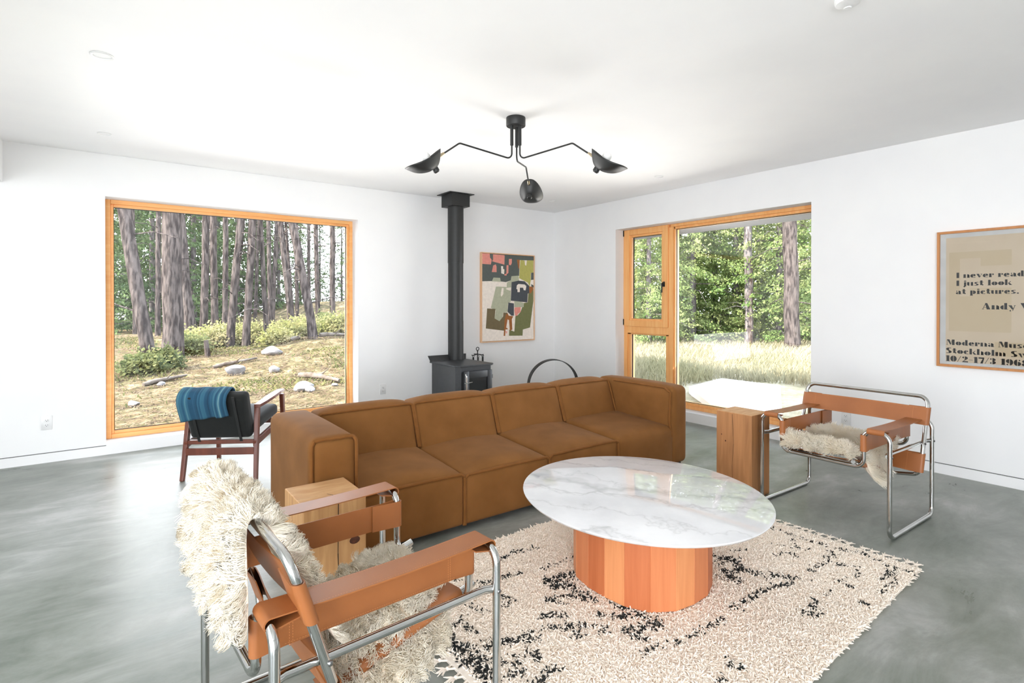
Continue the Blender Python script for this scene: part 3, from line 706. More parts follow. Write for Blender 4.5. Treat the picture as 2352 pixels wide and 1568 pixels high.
# ------------------------------------------------------------------ solid wood blocks
def block(name, x0, x1, y0, y1, h, ms, label, cracks, knots):
    cx, cy = (x0+x1)/2, (y0+y1)/2
    b = MB(); b.rbox(x0-cx, x1-cx, y0-cy, y1-cy, 0, h-.0, .004, 2)
    for i, f in enumerate(b.f):
        if all(b.v[k][2] > h-.003 for k in f): b.m[i] = 1
    for pts, wd in cracks:              # drying checks, thin dark slits on a face
        for k in range(len(pts)-1):
            p, q = Vector(pts[k]), Vector(pts[k+1]); d = (q-p).normalized()
            nrm = Vector((0, 0, 1)) if abs(p.z-h) < .002 and abs(q.z-h) < .002 else Vector((0, -1, 0)) if abs(p.y-(y0-cy)) < .002 else Vector((-1, 0, 0))
            s = d.cross(nrm)*wd/2; off = nrm*.0006; b.add([p+s+off, q+s*.7+off, q-s*.7+off, p-s+off], [(0, 1, 2, 3)], 2)
    for (x, y, z), rx, rz in knots:
        face_y = abs(y-(y0-cy)) < .002
        vs = [((x+rx*math.cos(t), y-.0006, z+rz*math.sin(t)) if face_y else (x-.0006, y+rx*math.cos(t), z+rz*math.sin(t))) for t in [2*PI*i/16 for i in range(16)]]
        b.add(vs, [tuple(range(16))], 3)
    t = b.build(name, ms, None, loc=(cx, cy, 0), smooth=False)
    tag(t, label, 'side table', 'solid wood block tables'); return t
x0, x1, y0, y1, h = -4.474, -4.198, -3.503, -3.213, .455
fy = (y0-y1)/2; fx = (x0-x1)/2
block('wood_block_table', x0, x1, y0, y1, h, [M['beam_pale'], M['endgrain'], M['check'], M['knot']], 'pale wooden block side table with a cracked top, beside the left sofa arm',
      [([(.012, fy, h), (.02, fy+.05, h), (-.005, fy+.10, h)], .004), ([(.012, fy, h-.002), (.010, fy, .22), (.014, fy, .06)], .004), ([(fx, -.04, h), (fx+.09, -.05, h)], .0012)], [((.085, fy, .26), .024, .017), ((.06, fy, .12), .006, .006)])
x0, x1, y0, y1, h = -1.707, -1.478, -3.920, -3.660, .562
fy = (y0-y1)/2; fx = (x0-x1)/2
block('wood_block_table', x0, x1, y0, y1, h, [M['beam'], M['endgrain'], M['check'], M['knot']], 'tall reddish wooden block side table between the sofa end and the right armchair',
      [([(fx, .01, h-.01), (fx, .0, .35), (fx, .01, .2), (fx, .005, .02)], .0025)], [((fx, .06, .36), .005, .006), ((fx, .09, .40), .004, .004), ((.005, fy, .36), .007, .014)])

# ------------------------------------------------------------------ tubular steel and leather armchairs
WO, WI, UF, UR, ZA, ZBR, ZCF, ZCR, UI, URI = .368, .235, .317, -.312, .587, .463, .373, .409, .310, -.315
RT = .0122
def band(b, path, w0, w1, thick=.0035, axis=None, mi=0):
    """leather strip: centre path (list of 3-D points) swept between two offset vectors w0,w1"""
    N_ = len(path); vs = []
    P = [Vector(p) for p in path]
    for i, p in enumerate(P):
        t = (P[min(i+1, N_-1)]-P[max(i-1, 0)]).normalized(); a, c = (w0(i/(N_-1)) if callable(w0) else Vector(w0)), (w1(i/(N_-1)) if callable(w1) else Vector(w1))
        nn = (c-a).cross(t).normalized()*thick/2
        vs += [p+a+nn, p+c+nn, p+c-nn, p+a-nn]
    fs = [(i*4+k, i*4+(k+1) % 4, i*4+4+(k+1) % 4, i*4+4+k) for i in range(N_-1) for k in range(4)]+[(3, 2, 1, 0), ((N_-1)*4, (N_-1)*4+1, (N_-1)*4+2, (N_-1)*4+3)]
    return b.add(vs, fs, mi)
def stitches(b, p, q, nrm, mi=1, step=.007, ln=.0042, wd=.0011):
    p, q, nrm = Vector(p), Vector(q), Vector(nrm); L = (q-p).length; d = (q-p)/L; s = d.cross(nrm)*wd/2; off = nrm*.0009
    k = 0
    while k*step+ln < L:
        a = p+d*(k*step); c = a+d*ln; b.add([a+s+off, c+s+off, c-s+off, a-s+off], [(0, 1, 2, 3)], mi); k += 1
def wrap_end(c, r, a0, a1, n=8, ax='x'):
    return [(c[0]+r*math.cos(a), c[1], c[2]+r*math.sin(a)) for a in [a0+(a1-a0)*i/n for i in range(n+1)]]
def make_chair(label, detail=True):
    t = empty('tubular_armchair', (0, 0, 0), 0, label, 'armchair', 'chrome and tan leather armchairs')
    # one closed tube: front cross bar, front arm loops, legs, floor runners, rear arm loops, rear cross bar
    pts = []
    for s in (1, -1):
        seq = [(UI, s*WI, ZCF), (UI, s*WI, ZA), (UF, s*WO, ZA), (UF, s*WO, RT), (UR, s*WO, RT), (UR, s*WO, ZA), (URI, s*WI, ZA), (URI, s*WI, ZCR)]
        pts += seq if s == 1 else seq[::-1]
    b = MB().tube(fillet(pts, .05, 7, True), RT, 14, closed=True); b.build('tube_frame', M['chrome'], t, angle=70)
    VB = .362
    up = lambda z: -.262-.32*(z-.68)
    VR = .198
    pts = [(.352, VR, .405), (-.15, VR, .262), (-.172, VR+.03, .256), (-.150, VB-.02, .28), (-.150, VB, .32), (up(.735), VB, .735), (up(.735), -VB, .735), (-.150, -VB, .32), (-.150, -VB+.02, .28), (-.172, -VR-.03, .256), (-.15, -VR, .262), (.352, -VR, .405)]
    b = MB().tube(fillet(pts, [.0, .05, .05, .05, .05, .055, .055, .05, .05, .05, .05, 0], 7), RT, 14); b.build('back_frame', M['chrome'], t, angle=70)
    for s in (1, -1):
        b = MB().tube([(UF-.004, s*(WO-.012), ZBR), (UF-.03, s*(WO-.024), ZBR), (UR+.03, s*(WO-.024), ZBR), (UR+.004, s*(WO-.012), ZBR)], RT*.95, 12); br = b.build('side_brace', M['chrome'], t, angle=70)
        for u, v in ((UF, WO+RT), (UR, WO+RT), (up(ZBR)+.005, VB+RT)):
            b = MB().lathe([(.0065, -.004), (.0065, .0015), (.004, .0035), (.001, .004)], (0, 0, 0), 12, axis='y')
            b.v = [(x+u, s*(y+v), z+ZBR) for x, y, z in b.v]; b.build('bolt', M['steel'], br)
        # arm rest: leather strip over the two arm loops
        vm = (WO+WI)/2; hw = .044; r = RT+.003
        top = [(u, 0, ZA+r-.007*(1-((u)/.30)**2)*1.0) for u in np.linspace(UF-.005, UR+.005, 15)]
        path = [(UF-.06, 0, ZA-r+.0125)]+wrap_end((UF-.003, 0, ZA), r, -PI/2, PI/2)+top[1:-1]+wrap_end((UR+.0, 0, ZA), r, PI/2, 3*PI/2)+[(UR+.07, 0, ZA-r+.0125)]
        path = [(x, s*vm, z) for x, y, z in path]
        def wid(sg):
            return lambda q: Vector((0, sg*hw, 0))
        b = MB(); band(b, path, wid(-1), wid(1), .0035)
        for sg in (-1, 1):
            for k in range(9, 9+13): stitches(b, (path[k][0], path[k][1]+sg*(hw-.006), path[k][2]+.0018), (path[k+1][0], path[k+1][1]+sg*(hw-.006), path[k+1][2]+.0018), (0, 0, 1))
        for du in (0, .006): stitches(b, (UF-.075-du, s*vm-hw, ZA+r-.0045), (UF-.075-du, s*vm+hw, ZA+r-.0045), (0, 0, 1))
        b.build('armrest_strap', [M['leather'], M['stitch']], t, angle=50)
        # side strap: vertical band wrapped round the two inner posts
        cu0, cu1 = UI, URI; loop = []
        for k in range(13): a = -PI/2+PI*k/12; loop.append((cu0+r*math.cos(a), s*WI+r*math.sin(a), 0))
        for k in range(13): a = PI/2+PI*k/12; loop.append((cu1+r*math.cos(a), s*WI+r*math.sin(a), 0))
        loop.append(loop[0]); zm = .514
        # outer layer runs the full length, the returns are stitched back on the inner side
        outer = [p for p in loop]
        pth = [(cu0-.10, s*(WI)-s*.001, zm)]+[(cu0+r*math.cos(a), s*(WI+r*math.sin(a)), zm) for a in [-PI/2+PI*k/10 for k in range(11)]]+[(u, s*(WI+r*.45), zm) for u in np.linspace(cu0-.06, cu1+.06, 6)]+[(cu1+r*math.cos(a), s*(WI+r*math.sin(a)), zm) for a in [PI/2+PI*k/10 for k in range(11)]]+[(cu1+.10, s*WI-s*.001, zm)]
        b = MB(); band(b, pth, (0, 0, -.047), (0, 0, .047), .0035)
        yy = s*(WI+r*.45+.002)
        for zz in (zm-.041, zm+.041): stitches(b, (cu0-.06, yy, zz), (cu1+.06, yy, zz), (0, s, 0))
        for uu in (cu0-.075, cu0-.083, cu1+.075, cu1+.083): stitches(b, (uu, yy, zm-.047), (uu, yy, zm+.047), (0, s, 0))
        b.build('side_strap', [M['leather'], M['stitch']], t, angle=50)
    # back straps
    for nm, zc, hh in (('back_strap', .622, .054), ('lumbar_strap', .352, .056)):
        d = Vector((-.32, 0, 1)).normalized()*hh; r = RT+.003; uc = up(zc); off = .0
        pth = [(uc-.003, VB-.10, zc)]+[(uc-r*math.sin(a)*-1 if False else uc+r*math.cos(a)*-1, VB+r*math.sin(a), zc) for a in [0+PI*k/10 for k in range(11)]]
        front = [(uc+r-.004-.02*(1-(v/.30)**2), v, zc) for v in np.linspace(VB-.05, -VB+.05, 13)]
        pth = [(uc-r+.004, VB-.10, zc)]+[(uc-r*math.cos(a), VB+r*math.sin(a), zc) for a in [PI*k/10 for k in range(11)]]+front+[(uc+r*math.cos(a), -VB-r*math.sin(a), zc) for a in [PI*k/10 for k in range(11)]]+[(uc-r+.004, -VB+.10, zc)]
        b = MB(); band(b, pth, -d, d, .0035)
        for sg in (-1, 1):
            f = Vector(d)*sg*.9
            for k in range(len(front)-1): stitches(b, Vector(front[k])+f+Vector((.002, 0, 0)), Vector(front[k+1])+f+Vector((.002, 0, 0)), (1, 0, .3))
        for v in (VB-.07, -VB+.07): stitches(b, Vector((uc+r-.004, v, zc))-d, Vector((uc+r-.004, v, zc))+d, (1, 0, .3))
        b.build(nm, [M['leather'], M['stitch']], t, angle=50)
    # seat sling between the two seat rails
    b = MB(); r = RT+.003
    ru = lambda q: .300-.43*q; rz = lambda q: .405-(.352-ru(q))*.285
    prof = [(-VR-r*math.sin(a), -r*math.cos(a)) for a in [PI*k/8 for k in range(9)]]
    prof = [(-.10, -r)]+[(-VR+.0-r*math.sin(a), -r*math.cos(a)) for a in [PI*k/8 for k in range(9)]]+[(v, r-.012*(1-(v/VR)**2)) for v in np.linspace(-VR+.03, VR-.03, 9)]+[(VR+r*math.sin(a), r*math.cos(a)) for a in [PI*k/8 for k in range(9)]]+[(.10, -r)]
    nq = 8; vs = []; np_ = len(prof)
    for lay in (0, 1):
        for i in range(nq+1):
            q = i/nq
            for j, (v, dz) in enumerate(prof): vs.append((ru(q), v*(1-.0*lay), rz(q)+dz-lay*0))
    b.add(vs[:(nq+1)*np_], [(i*np_+j, i*np_+j+1, (i+1)*np_+j+1, (i+1)*np_+j) for i in range(nq) for j in range(np_-1)])
    for sg in (-1, 1): stitches(b, (ru(.02), sg*(VR-.055), rz(.02)+r-.008), (ru(.98), sg*(VR-.055), rz(.98)+r-.008), (.27, 0, .96))
    b.build('seat_sling', [M['leather'], M['stitch']], t, angle=60, solid=.0035)
    return t
left = make_chair('chrome and tan leather armchair in the foreground, draped with two cream sheepskins')
LP, RP = (-4.546, -4.188, .056), (-1.363, -4.346, 3.117)
left.location = (LP[0], LP[1], 0); left.rotation_euler.z = LP[2]
right = copy_tree(left); right['label'] = 'chrome and tan leather armchair by the poster wall, one sheepskin crumpled on its seat'
right.location = (RP[0], RP[1], 0); right.rotation_euler.z = RP[2]

# ------------------------------------------------------------------ sheepskins
def cr(P, t):
    """Catmull-Rom through list of points, t in 0..1"""
    n = len(P)-1; x = min(max(t, 0), 1)*n; i = min(int(x), n-1); f = x-i
    p0, p1, p2, p3 = [np.array(P[max(0, min(n, i+k))], float) for k in (-1, 0, 1, 2)]
    return .5*((2*p1)+(-p0+p2)*f+(2*p0-5*p1+4*p2-p3)*f*f+(-p0+3*p1-3*p2+p3)*f**3)
def sheepskin(label, pose, spine, vlo, vhi, flip=1, nst=9000, ln=.06, edge=.03, seed=1, droop=.5, sag=None, wig=1.0, rough_=.16, clump=.55):
    """spine: (u,z) profile; vlo(t),vhi(t): lateral limits. Wool locks grow from the upper side."""
    g = np.random.default_rng(seed)
    def pt(t, s):
        u, z = cr(spine, t); a, c = cr([(x,) for x in vlo], t)[0], cr([(x,) for x in vhi], t)[0]
        v = a+(c-a)*s; P = np.array([u, v, z])
        P[2] += .006*math.sin(9*t+7*s)+.004*math.sin(23*t-11*s)
        if sag: P += np.array(sag(t, s))
        return P
    root = empty('sheepskin', (pose[0], pose[1], 0), pose[2], label, 'sheepskin', 'cream sheepskins on the armchairs')
    NU, NV = 40, 26
    grid = np.array([[pt(i/NU, .5+(j/NV-.5)*(1-.0)) for j in range(NV+1)] for i in range(NU+1)])
    # wavy outline
    b = MB(); b.grid(lambda a, c: grid[round(a*NU), round(c*NV)], NU, NV); b.build('hide', M['suede'], root, angle=80, solid=.004, solid_off=0)
    du = np.gradient(grid, axis=0); dv = np.gradient(grid, axis=1); nrm = np.cross(du, dv)*flip; nrm /= np.linalg.norm(nrm, axis=2, keepdims=True)+1e-9
    def samp(A, t, s):
        x, y = t*NU, s*NV; i = np.clip(x.astype(int), 0, NU-1); j = np.clip(y.astype(int), 0, NV-1); fx, fy = (x-i)[:, None], (y-j)[:, None]
        return A[i, j]*(1-fx)*(1-fy)+A[i+1, j]*fx*(1-fy)+A[i, j+1]*(1-fx)*fy+A[i+1, j+1]*fx*fy
    t = g.random(nst); s = g.random(nst)
    e = int(nst*.16); s[:e] = np.where(g.random(e) < .5, g.random(e)*.04, 1-g.random(e)*.04); e2 = int(nst*.24); t[e:e2] = np.where(g.random(e2-e) < .5, g.random(e2-e)*.03, 1-g.random(e2-e)*.03)
    P = samp(grid, t, s); Nn = samp(nrm, t, s); Nn /= np.linalg.norm(Nn, axis=1, keepdims=True)
    U = samp(du, t, s); U /= np.linalg.norm(U, axis=1, keepdims=True)+1e-9; Vv = samp(dv, t, s); Vv /= np.linalg.norm(Vv, axis=1, keepdims=True)+1e-9
    # locks: every strand leans with its lock
    nc = max(60, nst//26); ct, cs = g.random(nc), g.random(nc); ca = g.random(nc)*2*PI; cl = .7+.6*g.random(nc); camp = .3+.7*g.random(nc)
    d2 = (t[:, None]-ct[None])**2*2.2+(s[:, None]-cs[None])**2; k = d2.argmin(1)
    CP = samp(grid, ct, cs); CN = samp(nrm, ct, cs); CN /= np.linalg.norm(CN, axis=1, keepdims=True)
    CU = samp(du, ct, cs); CU /= np.linalg.norm(CU, axis=1, keepdims=True)+1e-9; CV = samp(dv, ct, cs); CV /= np.linalg.norm(CV, axis=1, keepdims=True)+1e-9
    flow = CU*np.cos(ca)[:, None]*camp[:, None]+CV*np.sin(ca)[:, None]*camp[:, None]
    outw = (U*((t < .04)*-1.0+(t > .96)*1.0)[:, None]+Vv*((s < .05)*-1.0+(s > .95)*1.0)[:, None])
    L = ln*cl[k]*(.75+.4*g.random(nst))
    dirn = Nn*.85+flow[k]*.75+outw*.9+g.normal(0, rough_, (nst, 3)); dirn /= np.linalg.norm(dirn, axis=1, keepdims=True)
    tip = CP[k]+(CN[k]*.8+flow[k]*.9)*(ln*cl[k])[:, None]
    rings = 6; V = []; rad = .0011+.0010*g.random(nst)
    ph = g.random(nst)*2*PI; wamp = (.0022+.003*g.random(nst))*wig
    e1 = np.cross(dirn, np.array([.3, .2, .93])); e1 /= np.linalg.norm(e1, axis=1, keepdims=True)+1e-9; e2_ = np.cross(dirn, e1)
    for i in range(rings):
        q = i/(rings-1); c = P+dirn*(L*q)[:, None]
        c = c+np.array([0, 0, -1])*(droop*L*q*q)[:, None]
        pull = clump*q*q; near = (np.linalg.norm(tip-P, axis=1) < ln*2.2)[:, None]
        c = np.where(near, c*(1-pull)+tip*pull, c)
        c = c+e1*(np.sin(ph+q*9)*wamp*q)[:, None]+e2_*(np.cos(ph+q*9)*wamp*q)[:, None]
        r = rad*(1-.75*q**1.5)
        for m in range(3):
            a = 2*PI*m/3; V.append(c+(e1*math.cos(a)+e2_*math.sin(a))*r[:, None])
    V = np.array(V).transpose(1, 0, 2).reshape(-1, 3); base = (np.arange(nst)*rings*3)[:, None]
    F = np.concatenate([base+np.array([[i*3+m, i*3+(m+1) % 3, (i+1)*3+(m+1) % 3, (i+1)*3+m]]) for i in range(rings-1) for m in range(3)])
    w_ = np_mesh('wool', V, F, M['wool'], root); w_['kind'] = 'stuff'
    return root
# over the back of the left armchair
sheepskin('cream sheepskin hung over the back of the foreground armchair', LP,
          [(-.345, .53), (-.34, .60), (-.33, .68), (-.312, .735), (-.284, .752), (-.252, .735), (-.226, .68), (-.19, .60), (-.155, .52), (-.12, .44), (-.09, .385)],
          [-.27, -.26, -.21, -.14, -.11, -.11, -.14, -.16, -.18, -.18, -.17], [.30, .36, .40, .40, .40, .39, .36, .30, .26, .24, .22], flip=1, nst=24000, ln=.058, seed=3, droop=.35)
# on the seat of the left armchair
sheepskin('cream sheepskin spread on the seat of the foreground armchair and hanging below it', LP,
          [(-.10, .335), (-.05, .335), (.02, .345), (.08, .36), (.14, .377), (.20, .392), (.255, .408)],
          [-.255, -.265, -.275, -.27, -.25, -.225, -.2], [.17, .19, .2, .2, .2, .19, .17], flip=1, nst=22000, ln=.048, seed=5, droop=.3, rough_=.28, clump=.45,
          sag=lambda t, s: (0, .02*(max(0, .24-s)/.24), -.135*(max(0, .24-s)/.24)**1.1))
# crumpled on the seat of the right armchair
sheepskin('cream sheepskin crumpled on the seat of the right armchair, hanging below its front bar', RP,
          [(-.17, .40), (-.14, .445), (-.08, .46), (-.02, .43), (.04, .375), (.10, .372), (.16, .40), (.22, .44), (.285, .455), (.335, .428)],
          [-.15, -.17, -.18, -.19, -.20, -.21, -.22, -.225, -.22, -.20], [.20, .215, .22, .22, .22, .222, .222, .222, .215, .19], flip=1, nst=20000, ln=.068, seed=8, droop=.35, rough_=.34, clump=.4,
          sag=lambda t, s: (0, 0, -.12*(max(0, s-.76)/.24)**1.1*math.sin(PI*min(1, max(0, (t-.15)/.8)))))
# ------------------------------------------------------------------ rug
RA, RB, RC, RD = [np.array(q) for q in ((-4.125, -3.435), (-1.985, -3.38), (-1.962, -4.925), (-4.105, -5.01))]
def rugp(s, t): return RA*(1-s)*(1-t)+RB*s*(1-t)+RC*s*t+RD*(1-s)*t
RC0 = (RA+RC)/2
rug = empty('area_rug', (RC0[0], RC0[1], 0), 0, 'cream shaggy wool rug with broken charcoal lines and knotted fringe under the coffee table', 'rug')
b = MB(); e = []
for k in range(41): e.append(rugp(k/40, 0))
for k in range(1, 41): e.append(rugp(1, k/40))
for k in range(1, 41): e.append(rugp(1-k/40, 1))
for k in range(1, 40): e.append(rugp(0, 1-k/40))
kid(b.prism([tuple(q) for q in e][::-1], .001, .012), 'rug_base', M['rugbase'], rug, smooth=False)
def tufts(name, P, mat_, g, ln=.019, r0=.0034):
    n = len(P); rings, sd = 4, 4
    d = g.normal(0, 1, (n, 3)); d[:, 2] = .55+.5*g.random(n); d[:, 0] += -.25; d[:, 1] += -.35; d /= np.linalg.norm(d, axis=1, keepdims=True)
    bend = g.normal(0, .5, (n, 3)); bend[:, 2] = -.5*g.random(n)
    L = ln*(.75+.5*g.random(n)); r = r0*(.8+.4*g.random(n)); base = np.concatenate([P, np.full((n, 1), .010)], 1)
    e1 = np.cross(d, np.array([.2, .35, .91])); e1 /= np.linalg.norm(e1, axis=1, keepdims=True)+1e-9; e2 = np.cross(d, e1); V = []
    for i in range(rings):
        q = i/(rings-1); c = base+d*(L*q)[:, None]+bend*(L*q*q*.45)[:, None]; c[:, 2] = np.maximum(c[:, 2], .012)
        rr = r*(1, 1.1, .95, .45)[i]
        for m in range(sd):
            a = 2*PI*m/sd; V.append(c+(e1*math.cos(a)+e2*math.sin(a))*rr[:, None])
    V = np.array(V).transpose(1, 0, 2).reshape(-1, 3); V[:, 0] -= RC0[0]; V[:, 1] -= RC0[1]
    b0 = (np.arange(n)*rings*sd)[:, None]
    F = np.concatenate([b0+np.array([[i*sd+m, i*sd+(m+1) % sd, (i+1)*sd+(m+1) % sd, (i+1)*sd+m]]) for i in range(rings-1) for m in range(sd)]+[b0+(rings-1)*sd+np.arange(sd)[None]])
    o = np_mesh(name, V, F, mat_, rug); o['kind'] = 'stuff'; return o
g = np.random.default_rng(21)
nx, ny = 330, 240
S_, T_ = np.meshgrid((np.arange(nx)+.5)/nx, (np.arange(ny)+.5)/ny, indexing='ij'); S_ = np.clip(S_.ravel()+g.normal(0, .0016, nx*ny), 0, 1); T_ = np.clip(T_.ravel()+g.normal(0, .002, nx*ny), 0, 1)
PP = RA*((1-S_)*(1-T_))[:, None]+RB*(S_*(1-T_))[:, None]+RC*(S_*T_)[:, None]+RD*((1-S_)*T_)[:, None]
dark = np.zeros(len(PP), bool)
for wgt, pts in STREAKS:
    for k in range(len(pts)-1):
        a, c = np.array(pts[k]), np.array(pts[k+1]); L_ = np.linalg.norm(c-a)
        tt = np.clip(((PP-a)@(c-a))/max(L_*L_, 1e-6), 0, 1); dd = np.linalg.norm(PP-a-tt[:, None]*(c-a), axis=1)
        wob = .35+.65*(np.sin(PP[:, 0]*41+PP[:, 1]*23)*np.sin(PP[:, 1]*57-PP[:, 0]*13)*.5+.5)
        dark |= (dd < .0105*wgt**.75*(.6+.8*g.random(len(PP)))) & (g.random(len(PP)) < .46*wob+.08)
# keep clear under the table drum
tufts('pile', PP[~dark], M['pile'], g); tufts('dark_pile', PP[dark], M['darkpile'], g, ln=.019, r0=.0035)
def tassel_mesh(seed):
    r_ = random.Random(seed); b = MB(); kx = .055+.01*r_.random(); ky = .006*(r_.random()-.5)
    for y0 in (-.019, .019): b.tube([(0, y0, .008), (kx*.5, y0*.75, .009), (kx, ky+y0*.1, .010)], .0042, 7)
    b.lathe([(.001, -.0075), (.0062, -.004), (.0078, 0), (.0062, .005), (.001, .0085)], (0, 0, 0), 8); nv = 5*8
    b.v[-nv:] = [(x*1.1+kx, y+ky, z+.0095) for x, y, z in b.v[-nv:]]
    for k in range(9):
        a = (k-4)*.16+.1*(r_.random()-.5); l = .032+.014*r_.random(); z1 = .004+.012*r_.random()
        b.tube([(kx+.004, ky+a*.006, .009), (kx+.5*l*math.cos(a), ky+.5*l*math.sin(a), .012), (kx+l*math.cos(a), ky+l*math.sin(a)*1.25, z1)], .0026, 5, radii=[.0026, .0030, .0012])
    return b
protos = [tassel_mesh(k).build('tassel', M['tassel'], rug, angle=60) for k in range(4)]
cnt = 0
for side, n_ in ((0, 31), (1, 31)):
    for k in range(n_):
        q = rugp(0.004 if side == 0 else .996, (k+.5)/n_)
        o = protos[cnt] if cnt < 4 else protos[random.randrange(4)].copy()
        if cnt >= 4: COL.objects.link(o); o.parent = rug
        o.location = (q[0]-RC0[0], q[1]-RC0[1], .0); o.rotation_euler.z = (PI if side == 0 else 0)+random.uniform(-.22, .22)
        o.scale = (1, 1, 1) if side == 0 else (.85, 1, 1); cnt += 1
# flat woven selvedge along the fringed ends
for s0, s1 in ((-.012, .004), (.996, 1.008)):
    b = MB(); c4 = [rugp(s0, 0), rugp(s1, 0), rugp(s1, 1), rugp(s0, 1)]; kid(b.prism([tuple(q) for q in c4][::-1], .002, .014), 'selvedge', M['tassel'], rug, smooth=False)

# ------------------------------------------------------------------ dark wood armchair by the window
DC = (-4.464, -1.3385); DR = math.atan2(.844, .537)
dc = empty('lounge_chair', (*DC, 0), DR, 'dark walnut lounge chair with black cushions seen from behind at the picture window', 'armchair')
def slab(b, p, q, w_, d_, tw=1.0):
    """tapered square bar p->q; w_ lateral, d_ fore-aft (start,end)"""
    p, q = Vector(p), Vector(q); t = (q-p).normalized(); side = Vector((0, 1, 0)); n_ = t.cross(side).normalized(); side = n_.cross(t).normalized()
    vs = []
    for c, k in ((p, 0), (q, 1)):
        ww, dd = w_[k]/2, d_[k]/2; vs += [c+side*ww+n_*dd, c-side*ww+n_*dd, c-side*ww-n_*dd, c+side*ww-n_*dd]
    return b.add(vs, [(0, 1, 2, 3), (7, 6, 5, 4), (0, 4, 5, 1), (1, 5, 6, 2), (2, 6, 7, 3), (3, 7, 4, 0)])
def wkid(b, name, m, par, bev=.004, **k):
    o = b.build(name, m, par, smooth=False, **k); md = o.modifiers.new('eased', 'BEVEL'); md.width = bev; md.segments = 2; return o
for s in (1, -1):
    wkid(slab(MB(), (-.005, s*.262, 0), (.075, s*.244, .525), (.026, .032), (.036, .044)), 'leg', M['walnut'], dc)
    wkid(slab(MB(), (.60, s*.270, 0), (.555, s*.262, .545), (.026, .032), (.034, .042)), 'leg', M['walnut'], dc)
    b = MB()
    seg = [(.045, .528, .045), (.16, .535, .058), (.32, .548, .066), (.48, .560, .056), (.585, .560, .04)]
    for k in range(len(seg)-1):
        (u0, z0_, w0_), (u1, z1_, w1_) = seg[k], seg[k+1]; vs = []
        for u, z, ww in ((u0, z0_, w0_), (u1, z1_, w1_)): vs += [(u, s*.254-ww/2, z), (u, s*.254+ww/2, z), (u, s*.254+ww/2, z+.022), (u, s*.254-ww/2, z+.022)]
        b.add(vs, [(3, 2, 1, 0), (4, 5, 6, 7), (0, 1, 5, 4), (1, 2, 6, 5), (2, 3, 7, 6), (3, 0, 4, 7)])
    o = b.build('armrest', M['walnut'], dc, merge=.0005, angle=50)
    wkid(slab(MB(), (.015, s*.246, .262), (.575, s*.258, .335), (.024, .024), (.05, .05)), 'side_rail', M['walnut'], dc)
wkid(MB().box(.005, .029, -.245, .245, .184, .236), 'rear_stretcher', M['walnut'], dc)
wkid(MB().box(.02, .05, -.238, .238, .262, .292), 'seat_rail', M['walnut'], dc)
wkid(MB().box(.55, .575, -.25, .25, .30, .345), 'front_rail', M['walnut'], dc)
class RC_(Cushion):
    pass
c = Cushion(.03, .57, -.232, .232, .318, .405, .03, top=.02, topk=(4, 4)); o = c.mesh((16, 16, 10)).build('seat_cushion', M['blackwool'], dc, merge=.0005, angle=80)
o.rotation_euler = (0, -.10, 0); o.location = (.03, 0, .005)
cb = Cushion(-.05, .05, -.222, .222, -.185, .185, .035, left=.012, right=.016)
b = cb.mesh((10, 18, 16)); tilt = Matrix.Rotation(-.40, 4, 'Y'); base = Vector((.005, 0, .484))
b.v = [tuple(base+(tilt @ Vector((x, y*(1+.04*(z > 0)*z/.185), z)))) for x, y, z in b.v]
bc = b.build('back_cushion', M['blackwool'], dc, merge=.0005, angle=80)
for s in (1, -1):
    pth = [base+(tilt @ Vector((-.066-.003*(1-(z/.18)**2), s*.15, z))) for z in np.linspace(-.19, .19, 10)]
    b = MB(); band(b, pth, (0, -.009, 0), (0, .009, 0), .006); b.build('strap', M['black'], bc)
# folded blue throw over the top left of its back
th = empty('throw_blanket', (*DC, 0), DR, 'blue striped wool throw folded over the back of the dark lounge chair', 'blanket')
def thp(s, t):
    # s across (v from left to right), t from rear hem over the top to the front hem
    v = .236-.345*s; hem = .175-.05*s
    path = [(-.078, .185-hem), (-.074, .10), (-.070, .16), (-.058, .198), (0, .212), (.055, .20), (.075, .15), (.082, .02)]
    x, z = cr([(-.080, .185-hem-.012), (-.080, .185-hem*.5), (-.073, .165), (-.045, .205), (0.0, .214), (.05, .203), (.082, .15), (.088, .03)], t)
    x -= .006*math.sin(s*17)*(1 if t < .5 else -1)*(.4+abs(t-.5)); x -= (.012 if s > .74 else 0)*(t < .5)
    return base+(tilt @ Vector((x, v+.004*math.sin(t*8), z)))
b = MB(); b.grid(thp, 48, 30); o = b.build('blanket', M['throw'], th, angle=80, solid=.009)
uvl = o.data.uv_layers.new(name='UVMap')
for pl in o.data.polygons:
    for li in pl.loop_indices:
        vi = o.data.loops[li].vertex_index; uvl.data[li].uv = ((vi//31)/48, (vi % 31)/30)

# ------------------------------------------------------------------ wood stove
sx0, sx1, sy0, sy1, sz = -2.165, -1.665, -.905, -.30, .640
PX, PY = -1.811, -.29
st = empty('wood_stove', ((sx0+sx1)/2, (sy0+sy1)/2, 0), 0, 'charcoal steel wood stove with glass door and a tall flue pipe to the ceiling', 'wood stove')
ch = .045
poly = lambda o_: [(sx0-o_+ch, sy0-o_), (sx1+o_-ch, sy0-o_), (sx1+o_, sy0-o_+ch), (sx1+o_, sy1+o_), (sx0-o_, sy1+o_), (sx0-o_, sy0-o_+ch)]
kid(MB().prism(poly(-.02), .10, sz-.018), 'body', M['stove'], st, smooth=False)
o = kid(MB().prism(poly(0), sz-.018, sz), 'top_plate', M['stove'], st, smooth=False); md = o.modifiers.new('eased', 'BEVEL'); md.width = .004; md.segments = 2
kid(MB().prism([(x*.0+((sx0+sx1)/2)+(x-(sx0+sx1)/2)*.8, (sy0+sy1)/2+(y-(sy0+sy1)/2)*.8) for x, y in poly(-.02)], 0, .10), 'pedestal', M['stove'], st, smooth=False)
